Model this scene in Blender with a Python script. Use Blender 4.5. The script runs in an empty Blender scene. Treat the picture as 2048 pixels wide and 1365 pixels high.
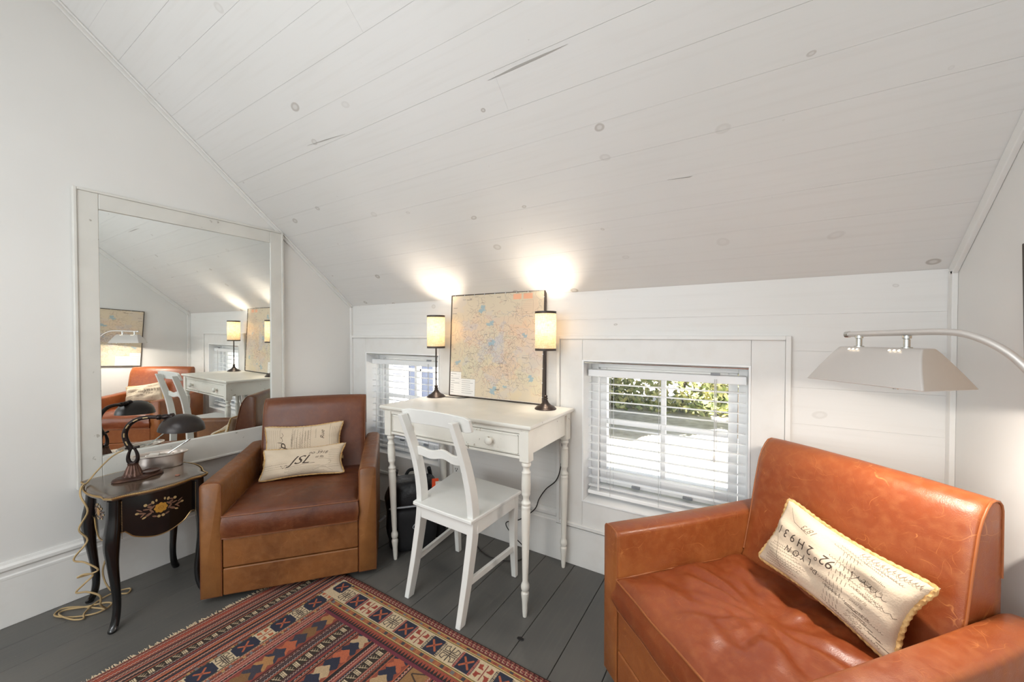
import bpy, bmesh, math, random
import numpy as np
from mathutils import Vector, Matrix, noise

random.seed(7); rng = np.random.RandomState(7)
PI = math.pi
SC = bpy.context.scene
COL = SC.collection
def s2l(c):
    return tuple((x/12.92 if x <= .04045 else ((x+.055)/1.055)**2.4) for x in [v/255. for v in c]) + (1.,)

# ------------------------------------------------------------------ camera
YAW = math.radians(31.4); PITCH = math.atan(11.5/759.)
cam = bpy.data.cameras.new('camera'); camo = bpy.data.objects.new('camera', cam); COL.objects.link(camo)
cam.sensor_width = 36; cam.lens = 759./2048*36; cam.clip_start = .02; cam.clip_end = 200
camo.location = (0, 0, 1.15); camo.rotation_euler = (PI/2-PITCH, 0, YAW)
SC.camera = camo

# ------------------------------------------------------------------ world, sun, area lights, exposure
W = bpy.data.worlds.new('sky'); SC.world = W; W.use_nodes = True
nt = W.node_tree; nt.nodes.clear()
sky = nt.nodes.new('ShaderNodeTexSky'); sky.sky_type = 'HOSEK_WILKIE'; sky.turbidity = 3; sky.ground_albedo = .5
sky.sun_direction = (-.35, -.55, .76)
bg = nt.nodes.new('ShaderNodeBackground'); bg.inputs['Strength'].default_value = 9.0
wo = nt.nodes.new('ShaderNodeOutputWorld')
hs = nt.nodes.new('ShaderNodeHueSaturation'); hs.inputs['Saturation'].default_value = .45
nt.links.new(sky.outputs[0], hs.inputs['Color']); nt.links.new(hs.outputs[0], bg.inputs[0]); nt.links.new(bg.outputs[0], wo.inputs[0])
sun = bpy.data.lights.new('sun', 'SUN'); sun.energy = 26; sun.angle = .01; sun.color = (1, .95, .88)
suno = bpy.data.objects.new('sun', sun); COL.objects.link(suno)
suno.rotation_euler = Vector((-.35, -.55, .76)).to_track_quat('Z', 'Y').to_euler(); suno.location = (-3, -6, 8)
def area(name, loc, target, sx, sy, e, col):
    l = bpy.data.lights.new(name, 'AREA'); l.shape = 'RECTANGLE'; l.size = sx; l.size_y = sy; l.energy = e; l.color = col
    o = bpy.data.objects.new(name, l); COL.objects.link(o); o.location = loc
    o.rotation_euler = (Vector(loc)-Vector(target)).to_track_quat('Z', 'Y').to_euler(); return o
area('rear_fill', (-.95, -1.7, 1.5), (-.95, 1.5, 1.3), 2.2, 1.2, 55, (.91, .965, 1))  # unseen fill light added behind the camera; the rear wall has no window
area('overhead_fill', (-.9, -.75, 2.3), (-.9, .2, 0), 1.6, .8, 23, (.92, .97, 1))  # second added fill from overhead, neither a fixture nor real bounced light
SC.view_settings.view_transform = 'Standard'; SC.view_settings.look = 'None'
SC.view_settings.exposure = 0.0; SC.view_settings.gamma = 1; SC.view_settings.use_curve_mapping = False

# ------------------------------------------------------------------ helpers
class G:
    def __init__(s): s.v = []; s.f = []; s.uv = {}
    def add(s, vs, fs, mtx=None):
        n = len(s.v)
        s.v += [tuple(mtx @ Vector(p)) if mtx else tuple(p) for p in vs]
        s.f += [tuple(i+n for i in f) for f in fs]; return s
    def box(s, x0, x1, y0, y1, z0, z1, mtx=None):
        vs = [(x, y, z) for z in (z0, z1) for y in (y0, y1) for x in (x0, x1)]
        return s.add(vs, [(0,2,3,1),(4,5,7,6),(0,1,5,4),(2,6,7,3),(0,4,6,2),(1,3,7,5)], mtx)
    def hexa(s, p):   # 8 points: bottom 4 ccw, top 4 ccw
        return s.add(p, [(3,2,1,0),(4,5,6,7),(0,1,5,4),(1,2,6,5),(2,3,7,6),(3,0,4,7)])
    def loft(s, rings, caps=True, closed=True, mtx=None):
        n = len(rings[0]); vs = [p for r in rings for p in r]; fs = []
        for i in range(len(rings)-1):
            for j in range(n if closed else n-1):
                a = i*n+j; b = i*n+(j+1) % n
                fs.append((a, b, b+n, a+n))
        if caps: fs.append(tuple(range(n-1, -1, -1))); fs.append(tuple((len(rings)-1)*n+k for k in range(n)))
        return s.add(vs, fs, mtx)
    def lathe(s, prof, c=(0,0,0), n=24, mtx=None, sx=1, sy=1, caps=True):
        rings = [[(c[0]+sx*max(r, 1e-4)*math.cos(2*PI*k/n), c[1]+sy*max(r, 1e-4)*math.sin(2*PI*k/n), c[2]+z) for k in range(n)] for r, z in prof]
        return s.loft(rings, caps, True, mtx)
    def tube(s, pts, r, n=8, closed=False, tw=None):
        P = [Vector(p) for p in pts]; m = len(P); R = r if isinstance(r, (list, tuple)) else [r]*m
        rings = []; up = None
        for i in range(m):
            if closed: t = P[(i+1) % m]-P[i-1]
            else: t = P[min(i+1, m-1)]-P[max(i-1, 0)]
            t.normalize()
            if up is None:
                up = Vector((0,0,1)) if abs(t.z) < .9 else Vector((1,0,0))
            up = (up-t*up.dot(t)); up.normalize(); sd = t.cross(up)
            ring = []
            for k in range(n):
                a = 2*PI*k/n; rr = R[i]
                if tw: rr = R[i]*(1+.17*math.cos(tw[0]*a+tw[1]*i))
                ring.append(tuple(P[i]+up*math.cos(a)*rr+sd*math.sin(a)*rr))
            rings.append(ring)
        if closed: rings.append(rings[0]); s.loft(rings, False)
        else: s.loft(rings, True)
        return s
    def prism(s, poly, f0, f1):  # poly 2D list, f(p)->3D at two ends
        return s.loft([[f0(p) for p in poly], [f1(p) for p in poly]])
    def obj(s, name, mat, parent=None, bevel=0, seg=2, smooth=40, kind=None, label=None, sub=0, loc=None):
        me = bpy.data.meshes.new(name); me.from_pydata(s.v, [], s.f); me.update()
        bm = bmesh.new(); bm.from_mesh(me); bmesh.ops.recalc_face_normals(bm, faces=bm.faces); bm.to_mesh(me); bm.free()
        o = bpy.data.objects.new(name, me); COL.objects.link(o)
        if mat: me.materials.append(mat)
        if smooth:
            me.shade_smooth()
            if not sub and not bevel: me.set_sharp_from_angle(angle=math.radians(smooth))
        if bevel:
            b = o.modifiers.new('bevel', 'BEVEL'); b.width = bevel; b.segments = seg; b.limit_method = 'ANGLE'; b.angle_limit = .6
            if smooth: b.harden_normals = True
        if sub:
            b = o.modifiers.new('sub', 'SUBSURF'); b.levels = sub; b.render_levels = sub
        if parent: o.parent = parent
        if kind: o['kind'] = kind
        if label: o['label'] = label
        return o
def thing(name, label, cat, loc=(0,0,0), rz=0, group=None):
    o = bpy.data.objects.new(name, None); COL.objects.link(o); o.empty_display_size = .05
    o.location = loc; o.rotation_euler = (0,0,rz); o['label'] = label; o['category'] = cat
    if group: o['group'] = group
    return o
def struct(name, loc=(0,0,0)):
    o = bpy.data.objects.new(name, None); COL.objects.link(o); o.empty_display_size = .05
    o.location = loc; o['kind'] = 'structure'; return o
def tag(o, label, cat, group=None):
    o['label'] = label; o['category'] = cat
    if group: o['group'] = group
    return o
def rz(a): return Matrix.Rotation(a, 4, 'Z')
def T(x, y, z): return Matrix.Translation((x, y, z))
def smooth_path(P, n=8):
    P = [Vector(p) for p in P]; out = []
    for i in range(len(P)-1):
        p0 = P[max(i-1,0)]; p1 = P[i]; p2 = P[i+1]; p3 = P[min(i+2, len(P)-1)]
        for k in range(n):
            t = k/n
            out.append(.5*((2*p1)+(p2-p0)*t+(2*p0-5*p1+4*p2-p3)*t*t+(3*p1-p0-3*p2+p3)*t**3))
    out.append(P[-1]); return [tuple(p) for p in out]

# ------------------------------------------------------------------ materials
def mat(name, c, rough=.5, metal=0, spec=None, coat=0, bump=None, vary=None, trans=None, emit=None):
    m = bpy.data.materials.new(name); m.use_nodes = True; n = m.node_tree; b = n.nodes['Principled BSDF']
    b.inputs['Base Color'].default_value = s2l(c); b.inputs['Roughness'].default_value = rough; b.inputs['Metallic'].default_value = metal
    if coat: b.inputs['Coat Weight'].default_value = coat; b.inputs['Coat Roughness'].default_value = .2
    if spec is not None: b.inputs['Specular IOR Level'].default_value = spec
    if vary:   # (colour2, scale, lo, hi)
        tc = n.nodes.new('ShaderNodeTexCoord'); no = n.nodes.new('ShaderNodeTexNoise'); no.inputs['Scale'].default_value = vary[1]; no.inputs['Detail'].default_value = 6
        mr = n.nodes.new('ShaderNodeMapRange'); mr.inputs[1].default_value = vary[2]; mr.inputs[2].default_value = vary[3]
        mx = n.nodes.new('ShaderNodeMix'); mx.data_type = 'RGBA'; mx.inputs[6].default_value = s2l(c); mx.inputs[7].default_value = s2l(vary[0])
        n.links.new(tc.outputs['Object'], no.inputs['Vector']); n.links.new(no.outputs[0], mr.inputs[0]); n.links.new(mr.outputs[0], mx.inputs[0]); n.links.new(mx.outputs[2], b.inputs['Base Color'])
    if bump:   # (scale, strength, distance)
        tc = n.nodes.new('ShaderNodeTexCoord'); no = n.nodes.new('ShaderNodeTexNoise'); no.inputs['Scale'].default_value = bump[0]; no.inputs['Detail'].default_value = 4
        bp = n.nodes.new('ShaderNodeBump'); bp.inputs['Strength'].default_value = bump[1]; bp.inputs['Distance'].default_value = bump[2]
        n.links.new(tc.outputs['Object'], no.inputs['Vector']); n.links.new(no.outputs[0], bp.inputs['Height']); n.links.new(bp.outputs[0], b.inputs['Normal'])
    if emit: b.inputs['Emission Color'].default_value = s2l(emit[0]); b.inputs['Emission Strength'].default_value = emit[1]
    return m
class N:   # tiny node wrapper
    def __init__(s, m): s.t = m.node_tree; s.b = s.t.nodes['Principled BSDF']
    def n(s, ty, **k):
        nd = s.t.nodes.new('ShaderNode'+ty)
        for a, v in k.items():
            if a.startswith('i'): 
                key = int(a[1:]) if a[1:].isdigit() else a[1:].replace('_', ' ')
                nd.inputs[key].default_value = v
            else: setattr(nd, a, v)
        return nd
    def l(s, a, b): s.t.links.new(a, b)
    def math(s, op, a, b=None, clamp=False):
        nd = s.t.nodes.new('ShaderNodeMath'); nd.operation = op; nd.use_clamp = clamp
        for i, v in enumerate((a, b)):
            if v is None: continue
            if isinstance(v, (int, float)): nd.inputs[i].default_value = v
            else: s.l(v, nd.inputs[i])
        return nd.outputs[0]
    def rng(s, v, a, b, c=0., d=1.):
        nd = s.t.nodes.new('ShaderNodeMapRange'); s.l(v, nd.inputs[0])
        for i, x in enumerate((a, b, c, d)): nd.inputs[i+1].default_value = x
        return nd.outputs[0]
    def mix(s, f, a, b):
        nd = s.t.nodes.new('ShaderNodeMix'); nd.data_type = 'RGBA'
        for i, v in ((0, f), (6, a), (7, b)):
            if isinstance(v, (int, float)): nd.inputs[i].default_value = v
            elif isinstance(v, tuple): nd.inputs[i].default_value = s2l(v)
            else: s.l(v, nd.inputs[i])
        return nd.outputs[2]

def plank_paint(name, plane):
    """white washed boards: faint knots, grain; plane = which world axes span the board face"""
    m = mat(name, (226,224,221), .5); x = N(m)
    geo = x.n('NewGeometry'); sep = x.n('SeparateXYZ'); x.l(geo.outputs['Position'], sep.inputs[0])
    cmb = x.n('CombineXYZ'); x.l(sep.outputs[0], cmb.inputs[0])
    if plane == 'ceil': x.l(x.math('MULTIPLY', sep.outputs[1], 1.317), cmb.inputs[1])
    else: x.l(sep.outputs[2], cmb.inputs[1])
    # knots
    dn = x.n('TexNoise', iScale=3.); x.l(cmb.outputs[0], dn.inputs['Vector'])
    dis = x.n('VectorMath', operation='MULTIPLY_ADD'); x.l(dn.outputs[1], dis.inputs[0]); dis.inputs[1].default_value = (.1,.1,.0); x.l(cmb.outputs[0], dis.inputs[2])
    mp = x.n('Mapping'); mp.inputs['Scale'].default_value = (3.2, 4.6, 1); x.l(dis.outputs[0], mp.inputs[0])
    vo = x.n('TexVoronoi', voronoi_dimensions='2D', iScale=1.); x.l(mp.outputs[0], vo.inputs['Vector'])
    sc = x.n('SeparateColor'); x.l(vo.outputs['Color'], sc.inputs[0])
    rad = x.rng(sc.outputs[0], .35, 1., .0, .085)
    d = x.math('DIVIDE', vo.outputs['Distance'], x.math('ADD', rad, .0001))
    ring = x.rng(d, 1.0, .8, 0, 1); core = x.rng(d, .35, .6, .45, 1.)
    kn = x.math('MULTIPLY', ring, core); kn = x.math('MULTIPLY', kn, x.rng(sc.outputs[1], .1, 1., .15, .8))
    # grain
    gm = x.n('Mapping'); gm.inputs['Scale'].default_value = (2.5, 60, 1); x.l(cmb.outputs[0], gm.inputs[0])
    gn = x.n('TexNoise', iScale=1., iDetail=5.); x.l(gm.outputs[0], gn.inputs['Vector'])
    bn = x.n('TexNoise', iScale=1.1, iDetail=2.); x.l(cmb.outputs[0], bn.inputs['Vector'])
    base = x.mix(x.rng(bn.outputs[0], .35, .65), (228,226,223), (223,221,217))
    base = x.mix(x.math('MULTIPLY', x.rng(gn.outputs[0], .5, .8), .25), base, (208,204,198))
    x.l(x.mix(kn, base, (168,160,150)), x.b.inputs['Base Color'])
    bp = x.n('Bump', iStrength=.12, iDistance=.002); x.l(gn.outputs[0], bp.inputs['Height']); x.l(bp.outputs[0], x.b.inputs['Normal'])
    return m
M = {}
M['ceil'] = plank_paint('whitewashed_ceiling_boards', 'ceil')
M['plank'] = plank_paint('whitewashed_wall_boards', 'wall')
M['wall'] = mat('white_wall_paint', (226,224,220), .6, vary=((220,218,214), 1.5, .4, .7), bump=(60, .05, .002))
M['trim'] = mat('white_trim_paint', (228,226,222), .4, vary=((224,221,216), 14, .5, .75))
M['jamb'] = mat('white_jamb_paint', (242,242,241), .35)
M['gap'] = mat('dark_joint', (70,66,62), .9)
M['roof'] = mat('roof_deck', (120,118,115), .9)
M['joint'] = mat('painted_joint', (196,192,186), .8)
M['mirror'] = mat('mirror_silver', (238,242,240), .01, 1)
M['oldwhite'] = None
def worn_white(name, c, chip, amount, cscale=55):
    m = mat(name, c, .32); x = N(m)
    tc = x.n('TexCoord'); a = x.n('TexNoise', iScale=cscale, iDetail=5.); x.l(tc.outputs['Object'], a.inputs['Vector'])
    b2 = x.n('TexNoise', iScale=7., iDetail=2.); x.l(tc.outputs['Object'], b2.inputs['Vector'])
    geo = x.n('NewGeometry')
    edge = x.rng(geo.outputs['Pointiness'], .53, .62, 0, .22)
    v = x.math('ADD', x.math('MULTIPLY', a.outputs[0], x.rng(b2.outputs[0], .35, .7, .8, 1.1)), edge)
    f = x.rng(v, amount, amount+.03)
    base = x.mix(x.rng(b2.outputs[0], .4, .7), c, tuple(int(k*.965) for k in c))
    x.l(x.mix(f, base, chip), x.b.inputs['Base Color'])
    return m
M['desk'] = worn_white('distressed_white_desk_paint', (232,228,218), (150,136,118), .775)
M['chairw'] = mat('white_chair_paint', (236,235,230), .3, vary=((228,227,221), 5, .5, .7))
M['mframe'] = worn_white('brushed_white_frame_paint', (216,214,207), (170,165,155), .80, 30)
# floor paint
m = mat('dark_grey_floor_paint', (86,84,80), .42); x = N(m)
tc = x.n('NewGeometry'); a = x.n('TexNoise', iScale=3., iDetail=4.); x.l(tc.outputs['Position'], a.inputs['Vector'])
mp = x.n('Mapping'); mp.inputs['Scale'].default_value = (90, 4, 1); x.l(tc.outputs['Position'], mp.inputs[0])
b2 = x.n('TexNoise', iScale=1., iDetail=5.); x.l(mp.outputs[0], b2.inputs['Vector'])
c3 = x.n('TexNoise', iScale=85., iDetail=3.); x.l(tc.outputs['Position'], c3.inputs['Vector'])
base = x.mix(x.rng(a.outputs[0], .35, .65), (84,83,80), (98,95,90))
base = x.mix(x.math('MULTIPLY', x.rng(b2.outputs[0], .5, .8), .3), base, (112,108,100))
base = x.mix(x.rng(c3.outputs[0], .765, .79), base, (150,143,130))
x.l(base, x.b.inputs['Base Color']); x.l(x.rng(a.outputs[0], .3, .7, .36, .55), x.b.inputs['Roughness'])
bp = x.n('Bump', iStrength=.2, iDistance=.002); x.l(b2.outputs[0], bp.inputs['Height']); x.l(bp.outputs[0], x.b.inputs['Normal'])
M['floor'] = m
def leather(name, c1, c2, worn, rough=(.34,.55), scr=1., seed=0):
    m = mat(name, c1, .4, spec=.5); x = N(m)
    tc = x.n('TexCoord'); mp0 = x.n('Mapping'); mp0.inputs['Location'].default_value = (seed, seed*1.7, 0); x.l(tc.outputs['Object'], mp0.inputs[0]); P = mp0.outputs[0]
    a = x.n('TexNoise', iScale=5.5, iDetail=6., iRoughness=.6); x.l(P, a.inputs['Vector'])
    f = x.n('TexNoise', iScale=45., iDetail=4.); x.l(P, f.inputs['Vector'])
    geo = x.n('NewGeometry')
    base = x.mix(x.rng(a.outputs[0], .38, .66), c1, c2)
    base = x.mix(x.math('MULTIPLY', x.rng(f.outputs[0], .45, .8), .2), base, worn)
    # scratches: thin voronoi-edge arcs shown only in patches
    tot = None
    for i, (sc_, rot, th) in enumerate(((9., .5, .007), (15., 1.9, .008), (22., 2.8, .010), (12., 4.1, .007))):
        wn = x.n('TexNoise', iScale=5.+i*2); x.l(P, wn.inputs['Vector'])
        wv = x.n('VectorMath', operation='MULTIPLY_ADD'); x.l(wn.outputs[1], wv.inputs[0]); wv.inputs[1].default_value = (.16,.16,.16); x.l(P, wv.inputs[2])
        mp = x.n('Mapping'); mp.inputs['Rotation'].default_value = (rot*.6, rot*.8, rot); mp.inputs['Scale'].default_value = (1, .32, 1); x.l(wv.outputs[0], mp.inputs[0])
        vo = x.n('TexVoronoi', feature='DISTANCE_TO_EDGE', iScale=sc_); x.l(mp.outputs[0], vo.inputs['Vector'])
        pn = x.n('TexNoise', iScale=14.+i*4, iDetail=2.); x.l(mp.outputs[0], pn.inputs['Vector'])
        s_ = x.math('MULTIPLY', x.rng(vo.outputs['Distance'], th, .002), x.rng(pn.outputs[0], .56, .68))
        tot = s_ if tot is None else x.math('MAXIMUM', tot, s_)
    base = x.mix(x.math('MULTIPLY', tot, .24*scr), base, tuple(min(255, int(k*1.15+18)) for k in worn))
    ed = x.rng(geo.outputs['Pointiness'], .515, .60, 0, .55)
    ed = x.math('MULTIPLY', ed, x.rng(a.outputs[0], .3, .6, .4, 1.))
    base = x.mix(ed, base, worn)
    x.l(base, x.b.inputs['Base Color'])
    x.l(x.rng(f.outputs[0], .3, .7, *rough), x.b.inputs['Roughness'])
    g = x.n('TexVoronoi', iScale=420.); x.l(P, g.inputs['Vector'])
    w = x.n('TexNoise', iScale=22., iDetail=3.); x.l(P, w.inputs['Vector'])
    h = x.math('ADD', x.math('MULTIPLY', g.outputs['Distance'], .12), x.math('MULTIPLY', w.outputs[0], .9))
    bp = x.n('Bump', iStrength=.35, iDistance=.004); x.l(h, bp.inputs['Height']); x.l(bp.outputs[0], x.b.inputs['Normal'])
    return m
M['leatherL'] = leather('worn_brown_leather', (98,54,22), (124,72,32), (160,112,62), (.38,.58), .8, 0)
M['leatherLs'] = leather('dark_brown_seat_leather', (80,40,22), (106,56,30), (142,92,52), (.32,.5), .5, 3)
M['leatherLb'] = leather('smooth_brown_back_leather', (92,46,24), (108,56,29), (140,90,52), (.28,.42), .5, 6)
M['leatherR'] = leather('worn_cognac_leather', (128,60,27), (138,68,31), (184,122,66), (.30,.48), 1.3, 9)
M['leatherRs'] = leather('cognac_seat_leather', (124,57,28), (138,68,34), (176,112,62), (.28,.44), .6, 14)
M['welt'] = mat('leather_welt', (150,86,44), .45)
M['weltd'] = mat('dark_leather_welt', (120,70,40), .45)
M['black'] = mat('black_lacquer', (14,13,14), .18, coat=.4)
M['ebony'] = mat('glossy_dark_tabletop', (92,76,62), .16, coat=.6, vary=((62,48,38), 12, .4, .65))
M['brass'] = mat('aged_brass_beading', (190,158,108), .32, .9)
M['bronze'] = mat('brown_bronze_casting', (96,68,56), .38, .6, vary=((60,42,36), 30, .4, .7))
M['bronzed'] = mat('dark_bronze_arm', (38,28,26), .28, .6, vary=((70,52,40), 60, .6, .75))
M['gilt'] = mat('worn_gilt_inlay', (196,172,128), .4, .5)
M['shade'] = mat('dark_brown_black_shade', (36,29,27), .34, .3, vary=((62,50,44), 8, .4, .8))
M['nickel'] = mat('brushed_nickel', (214,208,203), .45, .6, bump=(180, .06, .001))
M['chrome'] = mat('polished_chrome', (214,216,214), .1, 1)
M['tin'] = mat('silver_tin', (222,212,204), .32, .9)
M['iron'] = mat('dark_bronze_lamp_metal', (58,48,44), .35, .5)
M['cordblack'] = mat('black_cord', (40,36,32), .6)
M['cordtan'] = mat('tan_cloth_cord', (176,150,108), .8)
M['rope'] = mat('gold_twisted_rope', (206,170,114), .75, bump=(400, .3, .002), vary=((178,136,82), 90, .45, .6))
M['slat'] = mat('white_blind_slat', (244,244,243), .4)
M['cord'] = mat('white_blind_cord', (206,206,204), .8)
M['bpack'] = mat('black_nylon', (14,14,18), .5, bump=(25, .5, .01))
M['bpackp'] = mat('black_pocket_fabric', (13,13,16), .7, bump=(40, .3, .006))
M['zip'] = mat('grey_zipper_piping', (150,152,156), .4)
M['orange'] = mat('orange_red_tag', (214,74,30), .6)
M['paper'] = mat('white_tag', (214,206,196), .6)
M['outlet'] = mat('white_plastic', (235,233,228), .35)
M['slot'] = mat('dark_slot', (25,22,20), .7)
M['mapframe'] = mat('dark_brown_map_frame', (62,50,42), .45)
M['staple'] = mat('silver_staple', (215,215,215), .3, 1)
M['ground'] = mat('pale_gravel', (214,208,198), .9, vary=((184,176,164), 5, .4, .7))
M['siding'] = mat('grey_siding_paint', (150,152,162), .7)
M['pane_dark'] = mat('dark_window_pane', (70,76,92), .08)
M['shingle'] = mat('asphalt_shingles', (90,90,96), .9)
M['bark'] = mat('bark', (92,76,58), .9)
M['ashtray'] = mat('brown_glazed_chip', (140,84,60), .4)
m = mat('sunlit_leaves', (136,152,92), .6, vary=((214,208,140), 5, .42, .6)); 
m.node_tree.nodes['Principled BSDF'].inputs['Transmission Weight'].default_value = 0
M['leaf'] = m
# glass
m = mat('window_glass', (245,250,250), 0); x = N(m)
tr = x.n('BsdfTransparent'); gl = x.n('BsdfGlossy', iRoughness=.0); mxs = x.n('MixShader'); mxs.inputs[0].default_value = .05
x.l(tr.outputs[0], mxs.inputs[1]); x.l(gl.outputs[0], mxs.inputs[2]); x.l(mxs.outputs[0], x.t.nodes['Material Output'].inputs[0])
M['glass'] = m
m = mat('clear_glass', (240,245,245), .02); m.node_tree.nodes['Principled BSDF'].inputs['Transmission Weight'].default_value = 1
M['clearglass'] = m
# linen lamp shade
m = mat('linen_shade', (226,206,170), .9); x = N(m)
tc = x.n('TexCoord'); mp = x.n('Mapping'); mp.inputs['Scale'].default_value = (420, 420, 60); x.l(tc.outputs['Object'], mp.inputs[0])
no = x.n('TexNoise', iScale=1., iDetail=3.); x.l(mp.outputs[0], no.inputs['Vector'])
mp2 = x.n('Mapping'); mp2.inputs['Scale'].default_value = (40, 40, 420); x.l(tc.outputs['Object'], mp2.inputs[0])
no2 = x.n('TexNoise', iScale=1., iDetail=3.); x.l(mp2.outputs[0], no2.inputs['Vector'])
cc = x.mix(x.rng(x.math('MULTIPLY', no.outputs[0], no2.outputs[0]), .15, .36), (212,196,166), (246,238,222))
df = x.n('BsdfDiffuse'); tl = x.n('BsdfTranslucent'); mx_ = x.n('MixShader'); mx_.inputs[0].default_value = .55
x.l(cc, df.inputs[0]); x.l(cc, tl.inputs[0]); x.l(df.outputs[0], mx_.inputs[1]); x.l(tl.outputs[0], mx_.inputs[2]); x.l(mx_.outputs[0], x.t.nodes['Material Output'].inputs[0])
M['linen'] = m

# ------------------------------------------------------------------ raster canvas for flat print (rug weave, map, script cloth)
class Cv:
    def __init__(s, w, h, c): s.w = w; s.h = h; s.a = np.empty((h, w, 3), np.float32); s.a[:] = np.array(c)/255.
    def _b(s, x0, x1, y0, y1):
        return max(int(x0), 0), min(int(math.ceil(x1))+1, s.w), max(int(y0), 0), min(int(math.ceil(y1))+1, s.h)
    def rect(s, x0, y0, x1, y1, c, al=1):
        a, b, d, e = s._b(x0, x1-1, y0, y1-1)
        if b > a and e > d: s.a[d:e, a:b] = s.a[d:e, a:b]*(1-al)+np.array(c)/255.*al
    def poly(s, P, c, al=1):
        P = np.array(P, float); a, b, d, e = s._b(P[:,0].min(), P[:,0].max(), P[:,1].min(), P[:,1].max())
        if b <= a or e <= d: return
        X, Y = np.meshgrid(np.arange(a, b)+.5, np.arange(d, e)+.5); ins = np.zeros(X.shape, bool)
        for i in range(len(P)):
            x1, y1 = P[i-1]; x2, y2 = P[i]
            if y1 == y2: continue
            ins ^= ((Y < y1) != (Y < y2)) & (X < (x2-x1)*(Y-y1)/(y2-y1)+x1)
        sub = s.a[d:e, a:b]; sub[ins] = sub[ins]*(1-al)+np.array(c)/255.*al
    def line(s, pts, w, c, al=1):
        pts = np.array(pts, float)
        for (x1, y1), (x2, y2) in zip(pts[:-1], pts[1:]):
            a, b, d, e = s._b(min(x1,x2)-w, max(x1,x2)+w, min(y1,y2)-w, max(y1,y2)+w)
            if b <= a or e <= d: continue
            X, Y = np.meshgrid(np.arange(a, b)+.5, np.arange(d, e)+.5)
            dx, dy = x2-x1, y2-y1; L = dx*dx+dy*dy+1e-9
            t = np.clip(((X-x1)*dx+(Y-y1)*dy)/L, 0, 1); D = np.hypot(X-x1-t*dx, Y-y1-t*dy)
            k = (np.clip(w/2+.5-D, 0, 1)*al)[..., None]; s.a[d:e, a:b] = s.a[d:e, a:b]*(1-k)+np.array(c)/255.*k
    def text(s, txt, x, y, size, c, shear=.25, rot=0, al=1, flip=False):
        cu = bpy.data.curves.new('t', 'FONT'); cu.body = txt; cu.size = 1; cu.shear = shear; cu.resolution_u = 3
        o = bpy.data.objects.new('t', cu); COL.objects.link(o)
        me = o.to_mesh(); me.calc_loop_triangles(); cr, sr = math.cos(rot), math.sin(rot)
        V = [(v.co.x*size, v.co.y*size) for v in me.vertices]; V = [(x+p*cr-q*sr, y+p*sr+q*cr) for p, q in V]
        for t in me.loop_triangles: s.poly([V[i] for i in t.vertices], c, al)
        o.to_mesh_clear(); bpy.data.objects.remove(o); bpy.data.curves.remove(cu)
    def image(s, name):
        im = bpy.data.images.new(name, s.w, s.h); buf = np.ones((s.h, s.w, 4), np.float32); buf[..., :3] = np.clip(s.a, 0, 1)
        im.pixels.foreach_set(buf.ravel()); im.update(); im.pack(); return im
def print_mat(name, img, rough=.8, bump=0, interp='Linear', sheen=0):
    m = mat(name, (200,200,200), rough); x = N(m); t = x.n('TexImage'); t.image = img; t.interpolation = interp
    x.l(t.outputs[0], x.b.inputs['Base Color'])
    if bump:
        tc = x.n('TexCoord'); no = x.n('TexNoise', iScale=bump, iDetail=3.); x.l(tc.outputs['Object'], no.inputs['Vector'])
        bp = x.n('Bump', iStrength=.3, iDistance=.003); x.l(no.outputs[0], bp.inputs['Height']); x.l(bp.outputs[0], x.b.inputs['Normal'])
    return m
def squiggle(x, y, length, h, n, jit=.5, ang=0):
    pts = []; ca, sa = math.cos(ang), math.sin(ang)
    for i in range(n*4+1):
        t = i/(n*4.); hh = h*(.35+jit*rng.rand()*(2.2 if rng.rand() < .12 else 1))
        px = t*length+h*.25*math.sin(t*n*2*PI+1.2); py = hh*.5*math.sin(t*n*2*PI)
        pts.append((x+px*ca-py*sa, y+px*sa+py*ca))
    return pts

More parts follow.
